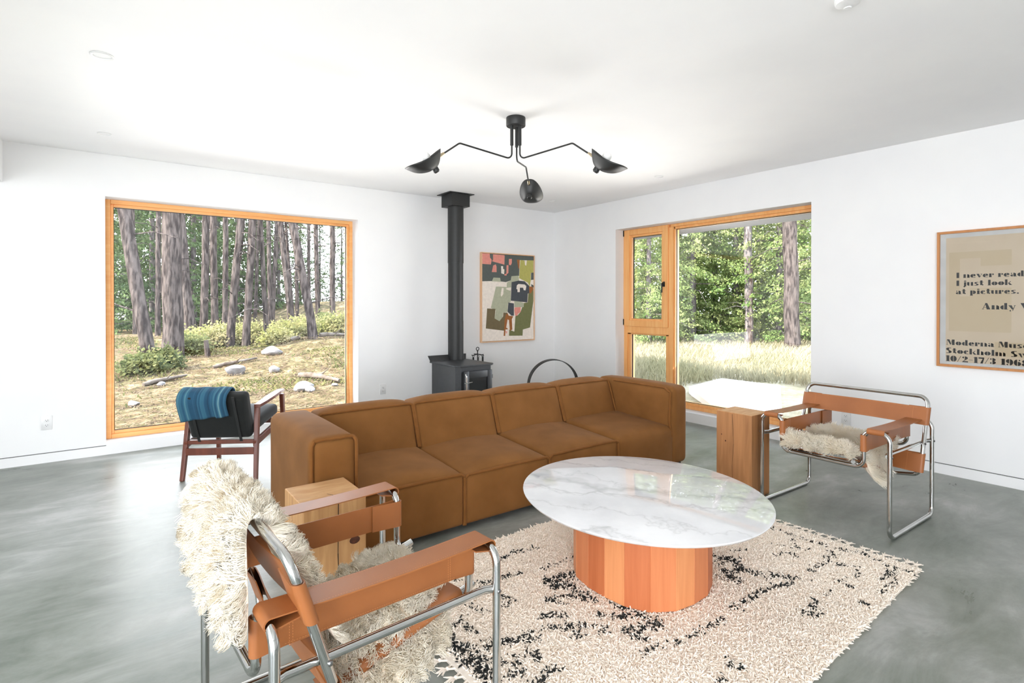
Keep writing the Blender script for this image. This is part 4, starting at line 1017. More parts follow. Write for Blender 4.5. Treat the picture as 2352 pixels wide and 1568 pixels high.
b = MB(); b.add([(sx0+.01, sy1-.0, sz), (sx1-.01, sy1, sz), (sx1+.01, sy1+.03, sz+.06), (sx0-.005, sy1+.03, sz+.06), (sx0+.01, sy1+.006, sz), (sx1-.01, sy1+.006, sz), (sx1+.01, sy1+.036, sz+.06), (sx0-.005, sy1+.036, sz+.06)], [(0, 1, 2, 3), (7, 6, 5, 4), (0, 4, 5, 1), (1, 5, 6, 2), (2, 6, 7, 3), (3, 7, 4, 0)])
kid(b, 'rear_deflector', M['black'], st, smooth=False)
yf = sy0+.02
b = MB(); dx0, dx1, dz0, dz1 = -2.075, -1.715, .22, .575
for a0, a1, c0, c1 in ((dx0, dx0+.06, dz0, dz1), (dx1-.06, dx1, dz0, dz1), (dx0+.06, dx1-.06, dz1-.075, dz1), (dx0+.06, dx1-.06, dz0, dz0+.06)): b.rbox(a0, a1, yf-.028, yf-.004, c0, c1, .004, 2)
dr = kid(b, 'door', M['stove'], st)
mglass = mat('stove_door_glass', (22, 24, 26), rough=.06, spec=.8)
o = MB().box(dx0+.055, dx1-.055, yf-.014, yf-.008, dz0+.055, dz1-.07).build('door_glass', mglass, dr, smooth=False); wfix(o, dr)
b = MB().tube(fillet([(dx0+.012, yf-.03, dz1-.03), (dx0+.012, yf-.05, dz1-.05), (dx0+.012, yf-.05, dz0+.12), (dx0+.012, yf-.03, dz0+.10)], .012, 4), .009, 10); o = b.build('handle', M['chrome'], dr)
b = MB().tube([(dx0+.004, yf-.055, .455), (dx0+.08, yf-.06, .462)], .006, 8); b.lathe([(.013, -.006), (.013, .006)], (dx0+.0, yf-.055, .455), 12, axis='y'); b.build('latch', M['chrome'], dr)
for zz in (.50, .30): MB().lathe([(.007, -.02), (.007, .02)], (dx1+.006, yf-.015, zz), 10).build('hinge', M['stove'], dr)
b = MB().lathe([(.091, sz-.004), (.091, 1.10)], (PX, PY, 0), 40); b.lathe([(.0895, 1.10), (.0895, 1.78)], (PX, PY, 0), 40); b.lathe([(.0935, 1.78), (.0935, 2.45)], (PX, PY, 0), 40)
kid(b, 'flue_pipe', M['black'], st, angle=60)
b = MB().rbox(PX-.122, PX+.122, PY-.122, PY+.122, 2.44, 2.583, .002, 1); bx_ = kid(b, 'ceiling_support_box', M['black'], st, smooth=False)
o = MB().box(PX-.165, PX+.165, PY-.155, PY+.155, 2.581, 2.5895).build('ceiling_plate', M['black'], bx_, smooth=False)

# fire tools, log hoop
ft = empty('fire_tool_set', (-1.456, -.22, 0), 0, 'black wrought fireplace tool set standing behind the stove by the wall', 'fire tools')
b = MB().lathe([(.09, 0), (.09, .012), (.02, .02), (.006, .03), (.006, .71), (.011, .715), (.006, .722)], n=20); b.tube([(.02*math.cos(a), 0, .742+.02*math.sin(a)) for a in np.linspace(0, 2*PI, 17)[:-1]], .005, 8, closed=True); b.build('stand', M['black'], ft, angle=50)
b = MB().tube(fillet([(-.085, 0, .672), (-.075, 0, .662), (0, 0, .677), (.075, 0, .662), (.085, 0, .672)], .02, 4), .006, 8); b.tube(fillet([(0, -.08, .672), (0, 0, .677), (0, .08, .672)], .02, 3), .006, 8); b.build('hook_arm', M['black'], ft)
for nm, x, y in (('poker', -.07, -.012), ('shovel', .07, -.012), ('brush', .035, -.06), ('tongs', -.03, -.06)):
    b = MB().tube([(x, y, .10), (x, y, .645)], .0055, 8); b.tube([(x+.012*math.cos(a), y, .655+.012*math.sin(a)) for a in np.linspace(0, 2*PI, 13)[:-1]], .0035, 6, closed=True)
    if nm in ('shovel', 'brush'): b.rbox(x-.028, x+.028, y-.012, y+.012, .06, .15, .006, 2)
    b.tube([(x, y, .53), (x, y, .64)], .011 if nm != 'tongs' else .008, 10); b.build(nm, M['black'], ft)
HR = .312; hy = -.86; hx = -.78
hp = empty('log_hoop', (hx, hy, 0), -.45, 'round black steel log hoop on the floor in the corner behind the sofa', 'log holder')
MB().lathe([(HR, -.055), (HR, .055), (HR-.008, .055), (HR-.008, -.055), (HR, -.055)], (0, 0, HR), 64, axis='y', caps=False).build('ring', M['black'], hp, angle=50)
MB().rbox(-.16, .16, -.05, .05, 0, .012, .003, 1).build('foot', M['black'], hp)

# ------------------------------------------------------------------ painting
ax0, ax1, az0, az1 = -1.280, -.400, .797, 1.961
pa = empty('framed_painting', ((ax0+ax1)/2, -.02, az0), 0, 'abstract painting of green, pink and charcoal shapes in a slim pale wood frame', 'painting')
b = MB(); fw_ = .012
b.rbox(ax0, ax0+fw_, -.042, -.002, az0, az1, .001, 1); b.rbox(ax1-fw_, ax1, -.042, -.002, az0, az1, .001, 1); b.rbox(ax0+fw_, ax1-fw_, -.042, -.002, az0, az0+fw_, .001, 1); b.rbox(ax0+fw_, ax1-fw_, -.042, -.002, az1-fw_, az1, .001, 1)
kid(b, 'frame', M['frame_maple'], pa, smooth=False)
inks = {'cream': (247, 236, 224), 'charcoal': (90, 96, 92), 'pink': (234, 152, 138), 'rust': (164, 102, 52), 'lime': (188, 182, 100), 'sage': (184, 186, 160), 'olive': (120, 122, 78), 'umber': (118, 104, 74), 'navy': (74, 78, 84)}
names_ = list(inks); ms = [mat('painted_'+k, v, tuple(x*.94 for x in v), rough=.7, scale=30, bmp=.25, bscale=250, bdist=.0006) for k, v in inks.items()]
cx0, cx1, cz0, cz1 = ax0+fw_+.004, ax1-fw_-.004, az0+fw_+.004, az1-fw_-.004
b = MB().box(cx0, cx1, -.036, -.004, cz0, cz1, 0)
for i, (k, pts) in enumerate(ART):
    y = -.0363-i*.00007; q = [(cx0+u*(cx1-cx0), y, cz0+v*(cz1-cz0)) for u, v in pts]
    me = bmesh.new(); vs_ = [me.verts.new(p) for p in q]; f = me.faces.new(vs_); f.normal_update(); bmesh.ops.triangulate(me, faces=[f], ngon_method='EAR_CLIP'); b.bm(me, names_.index(k))
o = kid(b, 'canvas', ms, pa, smooth=False)
for m_ in o.data.polygons: pass

# ------------------------------------------------------------------ poster
py1, py0, pz0, pz1 = -4.462, -5.192, .829, 1.850
po = empty('framed_poster', (-.02, (py0+py1)/2, pz0), 0, 'beige text poster with bold black quotation in an oak frame on the right wall', 'poster')
b = MB(); f_ = .018
b.rbox(-.034, -.001, py1-f_, py1, pz0, pz1, .001, 1); b.rbox(-.034, -.001, py0, py0+f_, pz0, pz1, .001, 1); b.rbox(-.034, -.001, py0+f_, py1-f_, pz0, pz0+f_, .001, 1); b.rbox(-.034, -.001, py0+f_, py1-f_, pz1-f_, pz1, .001, 1)
kid(b, 'frame', M['frame_oak'], po, smooth=False)
mwhite = mat('white_mat_board', (232, 232, 230), rough=.8); mpaper = mat('beige_poster_paper', (228, 210, 184), (221, 202, 174), rough=.8, scale=5); mink = mat('black_ink', (28, 27, 26), rough=.7); mreflect = mat('poster_reflection_tint', (216, 196, 162), (220, 201, 168), rough=.8, scale=6)
kid(MB().box(-.020, -.004, py0+f_, py1-f_, pz0+f_, pz1-f_), 'mat_board', mwhite, po, smooth=False)
qy1, qy0, qz0, qz1 = -4.516, -5.138, .868, 1.800
b = MB().box(-.0206, -.0198, qy0, qy1, qz0, qz1)
for (a0, a1, c0, c1) in ((-4.535, -4.60, 1.10, 1.69), (-4.60, -4.66, 1.10, 1.36), (-4.66, -4.89, 1.10, 1.42), (-4.72, -4.89, 1.58, 1.69), (-4.60, -4.72, 1.64, 1.69), (-4.80, -5.0, .93, 1.03)): b.box(-.0209, -.0206, a1, a0, c0, c1, 1)  # tan patches: reflections in the glazing painted onto the print
# fat-faced stencil lettering, each glyph from stems, hairlines and half-moon bowls (unit: cap height 1, x-height .66)
def half(cx, cy, rx, ry, side, n=10):    # half-moon bulging to 'side' (-1 left, +1 right)
    return [(cx+side*rx*math.cos(a), cy+ry*math.sin(a)) for a in [-PI/2+PI*i/n for i in range(n+1)]]
def R_(x0, y0, x1, y1): return [(x0, y0), (x1, y0), (x1, y1), (x0, y1)]
X = .66
def bowl(x, w_=.62, y0=0, h=X): return [half(x+w_*.47, y0+h/2, w_*.47, h/2, -1), half(x+w_*.53, y0+h/2, w_*.47, h/2, 1)]
st_ = .25
G_ = {
 'I': (.42, [R_(.06, 0, .36, 1)]), 'n': (.76, [R_(.03, 0, .29, X), R_(.45, 0, .71, X*.75), half(.45, X*.62, .26, X*.38, 1), R_(0, 0, .33, .06), R_(.42, 0, .75, .06)]),
 'e': (.64, [half(.30, X/2, .29, X/2, -1), half(.34, X*.70, .26, X*.30, 1), R_(.3, X*.42, .6, X*.50), R_(.32, 0, .58, .09)]), 'v': (.66, [[(.0, X), (.30, X), (.44, .1), (.36, 0), (.30, 0)], R_(.46, X-.06, .66, X), [(.56, X), (.62, X), (.42, .05), (.38, .05)]]),
 'r': (.56, [R_(.03, 0, .29, X), R_(0, 0, .33, .06), half(.36, X*.76, .19, X*.24, 1)]), 'a': (.68, [half(.27, .19, .25, .19, -1), R_(.33, .0, .60, X*.72), half(.33, X*.68, .27, X*.32, 1), half(.2, X*.85, .14, .09, -1), R_(.55, 0, .68, .07)]),
 'd': (.72, [half(.32, X/2, .30, X/2, -1), R_(.38, 0, .64, 1), R_(.6, 0, .72, .06)]), ',': (.28, [half(.14, .08, .10, .10, -1), half(.14, .08, .10, .10, 1), [(.14, .02), (.24, .06), (.12, -.18)]]), '.': (.28, [half(.14, .10, .11, .11, -1), half(.14, .10, .11, .11, 1)]),
 'j': (.38, [R_(.10, -.12, .34, X), half(.22, -.14, .2, .13, -1), half(.21, .86, .12, .12, -1), half(.23, .86, .12, .12, 1)]), 'u': (.76, [R_(.03, .14, .29, X), half(.29, .2, .26, .2, -1), R_(.45, 0, .70, X), R_(.66, 0, .76, .06)]),
 's': (.56, [half(.30, X*.74, .26, X*.25, -1), half(.26, X*.27, .27, X*.26, 1), R_(.3, X-.10, .5, X), R_(.05, 0, .26, .10)]), 't': (.50, [R_(.10, .08, .35, .92), R_(0, X-.07, .48, X), half(.30, .12, .16, .12, 1)]),
 'l': (.38, [R_(.06, 0, .32, 1), R_(0, 0, .38, .06)]), 'o': (.66, bowl(.01, .64)), 'k': (.76, [R_(.03, 0, .29, 1), [(.33, .30), (.58, X), (.68, X), (.42, .30)], [(.34, .36), (.50, 0), (.78, 0), (.48, .42)]]),
 'p': (.72, [R_(.05, -.28, .31, X), half(.36, X/2, .32, X/2, 1), R_(0, -.28, .36, -.22)]), 'i': (.38, [R_(.06, 0, .32, X), R_(0, 0, .38, .06), half(.18, .86, .12, .12, -1), half(.2, .86, .12, .12, 1)]), 'c': (.58, [half(.30, X/2, .29, X/2, -1), half(.34, X*.78, .17, X*.2, 1), R_(.32, 0, .54, .09)]),
 'A': (.86, [[(.30, 1), (.50, 1), (.80, 0), (.46, 0)], [(.05, 0), (.10, 0), (.34, .8), (.31, .9)], R_(0, 0, .2, .06), R_(.15, .28, .5, .34)]), 'y': (.66, [[(.0, X), (.30, X), (.46, .1), (.34, 0)], [(.56, X), (.62, X), (.40, -.2), (.34, -.2)], half(.24, -.18, .16, .10, -1), R_(.48, X-.06, .66, X)]),
 'W': (1.22, [[(.0, 1), (.32, 1), (.50, 0), (.36, 0)], [(.46, 1), (.78, 1), (.94, 0), (.80, 0)], [(1.12, 1), (1.18, 1), (.98, .1), (.94, .1)], [(.62, .9), (.56, .9), (.50, .3), (.53, .3)]]), 'h': (.76, [R_(.03, 0, .29, 1), R_(.45, 0, .71, X*.75), half(.45, X*.62, .26, X*.38, 1), R_(0, 0, .33, .06), R_(.42, 0, .75, .06)]),
 'M': (1.04, [[(.10, 1), (.38, 1), (.58, .2), (.48, 0)], R_(.66, 0, .96, 1), R_(.08, 0, .13, .95), R_(0, 0, .24, .06), [(.56, .2), (.60, .2), (.72, 1), (.66, 1)]]), 'm': (1.12, [R_(.03, 0, .29, X), R_(.42, 0, .66, X*.75), half(.42, X*.62, .24, X*.38, 1), R_(.79, 0, 1.03, X*.75), half(.79, X*.62, .24, X*.38, 1)]),
 'S': (.70, [half(.36, .74, .33, .26, -1), half(.32, .26, .34, .26, 1), [(.08, .82), (.22, .86), (.62, .2), (.46, .14)], R_(.36, .9, .6, 1), R_(.06, 0, .3, .1)]), '1': (.46, [R_(.10, 0, .40, 1), R_(.02, 0, .48, .06), R_(.0, .84, .1, .9)]), '0': (.70, bowl(.01, .68, 0, 1)), '/': (.44, [[(.0, 0), (.06, 0), (.42, 1), (.36, 1)]]),
 '2': (.68, [half(.32, .72, .32, .28, 1), half(.24, .80, .18, .16, -1), [(.02, 0), (.66, 0), (.66, .2), (.2, .2), (.52, .5), (.40, .56)]]), '-': (.46, [R_(.03, .40, .43, .46)]), '7': (.60, [R_(.02, .76, .58, 1), [(.18, 0), (.44, 0), (.58, .78), (.44, .78)]]), '3': (.66, [half(.28, .74, .32, .26, 1), half(.28, .27, .34, .27, 1), half(.2, .82, .15, .13, -1), half(.2, .18, .16, .14, -1)]),
 '9': (.70, [half(.32, .66, .31, .34, -1), half(.38, .5, .31, .5, 1), half(.22, .12, .16, .12, -1)]), '6': (.70, [half(.32, .5, .31, .5, -1), half(.38, .33, .31, .33, 1), half(.46, .88, .16, .11, 1)]), '8': (.70, [half(.33, .74, .29, .26, -1), half(.37, .74, .29, .26, 1), half(.33, .25, .32, .26, -1), half(.37, .25, .32, .26, 1)]), 'w': (.98, [[(.0, X), (.28, X), (.40, 0), (.30, 0)], [(.38, X), (.66, X), (.76, 0), (.66, 0)], [(.9, X), (.95, X), (.78, .1), (.75, .1)]]), ' ': (.34, [])}
bp_ = b
def line(txt, y, z, cap, wd):
    x = 0.0
    for chh in txt:
        adv, polys = G_[chh]
        for p in polys: bp_.add([(-.0212, y-(x+u)*cap*wd, z+v*cap) for u, v in p], [tuple(range(len(p)))], 2)
        x += adv+.03
    return x*cap*wd
for txt, y, z, cap in (('I never read,', -4.577, 1.497, .040), ('I just look', -4.577, 1.438, .040), ('at pictures.', -4.575, 1.376, .040), ('Andy Warhol', -4.728, 1.264, .046), ('Moderna Museet', -4.519, .994, .041), ('Stockholm Sweden', -4.517, .931, .042), ('10/2-17/3 1968', -4.516, .870, .044)):
    line(txt, y, z, cap, 1.30)
kid(bp_, 'print', [mpaper, mreflect, mink], po, smooth=False)
kid(MB().box(-.0262, -.0258, py0+f_, py1-f_, pz0+f_, pz1-f_), 'glazing', glassmat('poster_glazing'), po, smooth=False)

# ------------------------------------------------------------------ pendant lamp
PC = (-2.8596, -2.8522); fwv = np.array([.59865, .80101]); rtv = np.array([.80101, -.59865])
pl = empty('pendant_lamp', (*PC, H), 0, 'black ceiling lamp with three thin bent arms and shell-shaped shades', 'ceiling lamp')
kid(MB().lathe([(.0, H-.0005), (.066, H-.0005), (.067, H-.004), (.067, H-.056), (.064, H-.060), (.0, H-.060)], (*PC, 0), 40, caps=False), 'canopy', M['black'], pl, angle=50)
mbulb = mat('frosted_bulb', (240, 240, 238), rough=.3)
def arm(deg, sgn=1):
    a = math.radians(deg); d = math.cos(a)*fwv+math.sin(a)*rtv; lat = np.array([-d[1], d[0]])
    W_ = lambda s, z, l=0: (PC[0]+d[0]*s+lat[0]*l, PC[1]+d[1]*s+lat[1]*l, z)
    b = MB().tube(fillet([W_(.032, 2.40), W_(.032, 2.300), W_(.425, 2.353), W_(.548, 2.262)], [0, .035, .03, 0], 7), .0058, 10); ar = kid(b, 'arm', M['black'], pl)
    b = MB().tube([W_(.032, H-.058), W_(.032, 2.395)], .0115, 14); b.build('stem_sleeve', M['black'], ar)
    b = MB().tube([W_(.535, 2.272), W_(.556, 2.256), W_(.566, 2.249)], .0095, 12, radii=[.0085, .0105, .0085]); b.build('joint', M['brass'], ar)
    K = np.array([.598, 2.168]); A_ = np.array([.567, 2.294]); B_ = np.array([.788, 2.150]); C_ = (A_+B_)/2
    def sh(p, q):
        f = 2*PI*p; co, si = math.cos(f), math.sin(f)
        rim = C_+(A_-C_)*co; l = .094*math.copysign(abs(si)**.8, si)*(1-.10*co); rz_ = rim[1]-.021*si*si
        x = K[0]+(rim[0]-K[0])*q; z = K[1]+(rz_-K[1])*q**1.35; ll = l*q**.8
        bul = math.sin(PI*q)
        x += -.012*bul*max(co, 0)*1.0; z -= .030*bul*(1-max(co, 0)*.8)
        return W_(x, z, ll)
    b = MB(); b.grid(lambda p, q: sh(p, .07+.93*q), 48, 14); o = b.build('lamp_shade', M['black'], ar, merge=.0004, angle=70, solid=.0018)
    b = MB().tube([W_(.585, 2.150), W_(.612, 2.196)], .018, 16, radii=[.021, .017]); b.tube([W_(.580, 2.143), W_(.586, 2.151)], .016, 16, radii=[.014, .021]); b.build('socket_cap', M['black'], o, angle=50)
    bb = MB(); bb.lathe([(.001, -.03), (.016, -.026), (.027, -.013), (.030, 0), (.027, .013), (.016, .026), (.001, .030)], (0, 0, 0), 20); bb.v = [tuple(np.array(W_(.660, 2.232))+np.array(v)) for v in bb.v]
    bb.tube([W_(.612, 2.19), W_(.645, 2.222)], .012, 12); bb.build('bulb', mbulb, o)
arm(-120); arm(120); arm(11)
# ------------------------------------------------------------------ outdoors
GP_ = np.array(GROUND)
def ground(x, y):
    d = (GP_[:, 0]-x)**2+(GP_[:, 1]-y)**2+.15; w_ = d**-1.6; return float((w_*GP_[:, 2]).sum()/w_.sum())
def gmat(name, stops, scale):
    m, t, b = nodes(name); co = coords(t); n = N(t, 'ShaderNodeTexNoise'); n.inputs['Scale'].default_value = scale; n.inputs['Detail'].default_value = 9; n.inputs['Roughness'].default_value = .7; t.links.new(co, n.inputs[0])
    c = ramp(t, n.outputs[0], stops); t.links.new(c, b.inputs['Base Color']); b.inputs['Roughness'].default_value = 1; b.inputs['Specular IOR Level'].default_value = 0
    n2 = N(t, 'ShaderNodeTexNoise'); n2.inputs['Scale'].default_value = 9; n2.inputs['Detail'].default_value = 6; t.links.new(co, n2.inputs[0]); bump(t, b, n2.outputs[0], .8, .08); return m
K_ = OUT_ALB
def oc(c): return tuple(v*K_ for v in lin(c))
M['forest_floor'] = gmat('forest_floor_duff', [(.34, oc((84, 74, 64))), (.42, oc((140, 122, 98))), (.48, oc((122, 118, 84))), (.54, oc((170, 146, 114))), (.62, oc((196, 170, 134))), (.7, oc((180, 170, 156)))], 4.5)
M['meadow'] = gmat('dry_meadow_soil', [(.35, oc((170, 160, 124))), (.5, oc((222, 208, 172))), (.65, oc((240, 228, 200)))], .9)
M['bark'] = mat('grey_brown_bark', oc((134, 122, 116)), oc((76, 68, 66)), rough=1, scale=9, detail=8, bmp=1, bscale=14, bdist=.03, stretch=(2.2, 2.2, .5), spec=0, srgb=False, lo=.4, hi=.6)
M['palebark'] = mat('pale_grey_bark', oc((176, 166, 164)), oc((118, 108, 106)), rough=1, scale=8, detail=8, bmp=.8, bscale=14, bdist=.02, stretch=(2.2, 2.2, .6), spec=0, srgb=False, lo=.4, hi=.6)
M['deadwood'] = mat('weathered_grey_wood', oc((176, 164, 152)), oc((120, 106, 94)), rough=1, scale=9, spec=0, srgb=False)
M['rock'] = mat('pale_grey_rock', oc((210, 206, 204)), oc((160, 154, 150)), rough=1, scale=6, bmp=.6, bscale=30, bdist=.01, spec=0, srgb=False)
M['needles'] = leafmat('dark_conifer_needles', oc((96, 120, 84)), oc((156, 178, 118)), .35, 1.1)
M['cedar'] = leafmat('sunlit_cedar_sprays', oc((146, 182, 104)), oc((232, 240, 164)), .45, .9)
M['bushpale'] = leafmat('yellow_green_shrub_leaves', oc((196, 200, 118)), oc((236, 220, 170)), .45, 1.5)
M['bushdark'] = leafmat('green_shrub_leaves', oc((126, 140, 92)), oc((190, 190, 130)), .4, 1.8)
M['straw'] = leafmat('dry_straw_grass', oc((240, 226, 190)), oc((208, 200, 156)), .4, .7)
M['litter'] = leafmat('forest_litter', oc((196, 174, 146)), oc((136, 112, 90)), .2, 3)
M['lowgreen'] = leafmat('low_salal_leaves', oc((128, 134, 88)), oc((176, 168, 116)), .35, 2)
def terrain(name, x0, x1, y0, y1, m, step=.35):
    nx_, ny_ = int((x1-x0)/step), int((y1-y0)/step)
    b = MB(); b.grid(lambda s, t: (x0+(x1-x0)*s, y0+(y1-y0)*t, ground(x0+(x1-x0)*s, y0+(y1-y0)*t)+.025*math.sin(3.1*(x0+(x1-x0)*s))*math.sin(2.7*(y0+(y1-y0)*t))-.02), nx_, ny_)
    o = b.build(name, m, smooth=True, angle=180); o['kind'] = 'structure'; return o
terrain('ground_1', -16, 3.2, .3, 34, M['forest_floor'], .4)
terrain('ground_2', .3, 3.2, -12, .3, M['meadow'], .4); terrain('ground_3', 3.2, 34, -14, 34, M['meadow'], .7)
b = MB().prism([(1.25, -1.35), (2.35, -1.15), (2.35, -2.05), (.32, -3.1), (.32, -2.3)][::-1], -.05, .165); o = b.build('bright_patch_pad', M['patch_slab'], smooth=False); tag(o, 'added pale slab standing in for the bright patch low in the right window', 'stand-in slab')  # slab added where a bright patch shows in the right window

def trunk_mesh(p, q, r, ext=1.5, seed=0, stubs=0, wob=.05):
    rr = random.Random(seed); p, q = Vector(p), Vector(q); d = q-p; pts = []; radii = []; n_ = 16; b = MB()
    for i in range(n_+1):
        t = i/n_*(1+ext); c = p+d*t; a = rr.uniform(-1, 1)*wob*r*2; pts.append(c+Vector((a, -a*.5, 0))); radii.append(r*(1.25 if i == 0 else 1)*(1.12-.22*t/(1+ext)))
    pts[0] = pts[0]-Vector((0, 0, .25)); b.tube([v-p for v in pts], r, 10, radii=radii)
    for _ in range(stubs):
        t = rr.uniform(.25, 1.05); c = p+d*t-p; a = rr.uniform(0, 2*PI); l = rr.uniform(.3, 1.1); e_ = c+Vector((math.cos(a)*l, math.sin(a)*l, rr.uniform(-.35, .25)*l)); m_ = (c+e_)/2+Vector((0, 0, .08))
        b.tube([c, m_, e_], .012, 5, radii=[.016, .011, .004])
    return b, p
def sprays(name, pts_dirs, m, parent, g, per=14, size=.10, spread=.22, elong=3.0, flat=.35):
    """leafy sprays: small pointed quads fanned round each branch point"""
    C = np.repeat(np.array([p for p, d in pts_dirs]), per, 0); D = np.repeat(np.array([d for p, d in pts_dirs]), per, 0); n_ = len(C)
    off = g.normal(0, 1, (n_, 3))*np.array([1, 1, flat])*spread; C = C+off
    a = D+g.normal(0, .55, (n_, 3)); a[:, 2] -= .25; a /= np.linalg.norm(a, axis=1, keepdims=True)
    nr = g.normal(0, .5, (n_, 3)); nr[:, 2] += 1.0; b_ = np.cross(a, nr); b_ /= np.linalg.norm(b_, axis=1, keepdims=True)+1e-9
    s = size*(.6+.8*g.random(n_))[:, None]; w_ = s/elong
    V = np.stack([C, C+a*s*.45+b_*w_, C+a*s, C+a*s*.45-b_*w_], 1).reshape(-1, 3)
    F = (np.arange(n_)*4)[:, None]+np.arange(4)[None]
    o = np_mesh(name, V, F, m, parent, smooth=False); o['kind'] = 'stuff'; return o
# bare trunks seen through the picture window, left to right
order = sorted(range(len(TRUNKS)), key=lambda i: (TRUNKS[i][0]+5.134)*.801-(TRUNKS[i][1]+5.851)*.599)
ordn = ['first', 'second', 'third', 'fourth', 'fifth', 'sixth', 'seventh', 'eighth', 'ninth', 'tenth', 'eleventh', 'twelfth', 'thirteenth', 'fourteenth', 'fifteenth', 'sixteenth', 'seventeenth', 'eighteenth', 'nineteenth', 'twentieth', 'twenty-first', 'twenty-second', 'twenty-third', 'twenty-fourth']
px_of = lambda T: ((T[0]+5.134)*.801-(T[1]+5.851)*.599)/((T[0]+5.134)*.599+(T[1]+5.851)*.801)
order = sorted(range(len(TRUNKS)), key=lambda i: px_of(TRUNKS[i]))
for rank, i in enumerate(order):
    x0_, y0_, z0_, x1_, y1_, z1_, r = TRUNKS[i]
    zg = ground(x0_, y0_)
    b, p = trunk_mesh((x0_, y0_, min(z0_, zg+.02)), (x1_, y1_, z1_), r, 1.6, i, 3 if r > .09 else 6, .06)
    lean = (px_of((x1_, y1_))-px_of((x0_, y0_)))*1248
    how = 'leaning left' if lean < -14 else 'leaning right' if lean > 14 else 'upright'
    size = 'thick' if r > .12 else 'slender' if r < .06 else 'medium'
    lab = '%s %s conifer trunk on the slope, %s from the left in the picture window' % (size, how, ordn[rank])
    if i == 1: lab = 'thickest dark conifer trunk standing on the slope beyond the picture window'
    if i == 16: lab = 'conifer trunk leaning left at the right end of the slope, beside the bushes'
    o = b.build('pine_tree', M['bark'] if i % 3 else M['bark'], None, angle=60, loc=p); tag(o, lab, 'tree', 'conifer trunks beyond the picture window')
tr_ = Vector((-3.55, 6.15, ground(-3.55, 6.15))); b, p = trunk_mesh(tr_, tr_+Vector((-.03, 0, .30)), .045, .0, 77, 0, .02); o = b.build('tree_stump', M['bark'], None, angle=60, loc=p); tag(o, 'short dark broken stump on the slope among the pale shrubs', 'stump')

# conifers with foliage
def conifer(seed, h, r, m, nb=90, per=16, size=.16, zlow=.4, tr=.09):
    g = np.random.default_rng(seed); pd = []
    for k in range(nb):
        t = (k+g.random())/nb; z = zlow+(h-zlow)*t; L = r*(1-t*.75)*(.65+.5*g.random()); a = k*2.39996+g.normal(0, .3)
        for q in np.linspace(.25, 1, max(3, int(L/.28))):
            pd.append(((math.cos(a)*L*q, math.sin(a)*L*q, z-.30*L*q*q+g.normal(0, .04)), (math.cos(a)*.8, math.sin(a)*.8, -.35)))
    root = empty('conifer_tree')
    b = MB().tube([(0, 0, -.3), (0, 0, h*.5), (0, 0, h)], tr, 9, radii=[tr*1.2, tr*.8, tr*.2])
    for k in range(0, nb, 3):
        t = (k+.5)/nb; z = zlow+(h-zlow)*t; L = r*(1-t*.75)*.8; a = k*2.39996; b.tube([(0, 0, z), (math.cos(a)*L*.5, math.sin(a)*L*.5, z-.03), (math.cos(a)*L, math.sin(a)*L, z-.30*L)], .012, 5, radii=[.02, .013, .004])
    b.build('trunk', M['palebark'], root); sprays('foliage', pd, m, root, g, per, size, .13, 3.2); return root
cedars = [conifer(50+k, 7.5+k*.6, 1.9+.2*k, M['cedar'], 110, 46, .080, .25) for k in range(3)]
firs = [conifer(80+k, 9, 1.7+.25*k, M['needles'], 95, 32, .105, .3) for k in range(3)]
def place(protos_, used, k, x, y, rz, sc, label, group):
    o = protos_[k % 3] if not used[k % 3] else copy_tree(protos_[k % 3]); used[k % 3] = True
    o.location = (x, y, ground(x, y)-.05); o.rotation_euler.z = rz; o.scale = (sc, sc, sc*1.05); tag(o, label, 'tree', group)
E0 = (-5.134, -5.851)
def at_(px, d):
    k = (px-1176)/1248.54; return E0[0]+d*(fwv[0]+k*rtv[0]), E0[1]+d*(fwv[1]+k*rtv[1])
used = [False]*3
CED = [(1440, 17.5, .95), (1490, 15.2, .8), (1545, 18.5, 1.05), (1592, 16.2, .95), (1640, 19, 1.1), (1690, 16.8, .9), (1745, 18.5, 1.05), (1790, 15.4, .95), (1845, 17.5, 1.1), (1885, 14.2, .9), (1940, 16, 1.0), (1395, 20, 1.1), (1665, 24, 1.4), (1810, 23, 1.4), (1520, 24, 1.4)]
for k, (px, d, sc) in enumerate(CED):
    x, y = at_(px, d)
    place(cedars, used, k, x, y, k*1.3, sc, 'sunlit bushy cedar beyond the meadow, %s from the left outside the right window' % ordn[sorted(c[0] for c in CED).index(px)], 'cedars beyond the meadow')
used = [False]*3
FIR = [(255, 17, .9), (300, 22, 1.2), (350, 18.5, 1.0), (400, 23, 1.2), (445, 20, 1.0), (500, 24, 1.2), (545, 22, 1.0), (590, 25, 1.1), (640, 23, .75), (690, 27, .6), (735, 26, .5), (785, 24, .5), (820, 27, .55), (470, 29, 1.5), (320, 30, 1.6), (610, 31, .9), (200, 20, 1.1)]
for k, (px, d, sc) in enumerate(FIR):
    x, y = at_(px, d)
    place(firs, used, k, x, y, k*1.7, sc, 'dark green conifer behind the bare trunks, %s from the left outside the picture window' % ordn[sorted(c[0] for c in FIR).index(px)], 'dark conifers behind the trunks')
RTL = ['slim pale trunk rising in the middle of the right window', 'thick pale trunk near the right edge of the right window', 'slender pale trunk leaning between the two main trunks of the right window', 'grey trunk behind the left part of the large right pane', 'slender trunk seen through the casement pane', 'thin grey trunk behind cedar sprays in the right window']
for i, (x0_, y0_, z0_, x1_, y1_, z1_, r) in enumerate(RTRUNKS):
    b, p = trunk_mesh((x0_, y0_, ground(x0_, y0_)), (x1_, y1_, z1_), r, 1.2, 200+i, 7, .08); o = b.build('pine_tree', M['palebark'] if i in (0, 2) else M['bark'], None, angle=60, loc=p); tag(o, RTL[i], 'tree', 'pale trunks among the cedars')
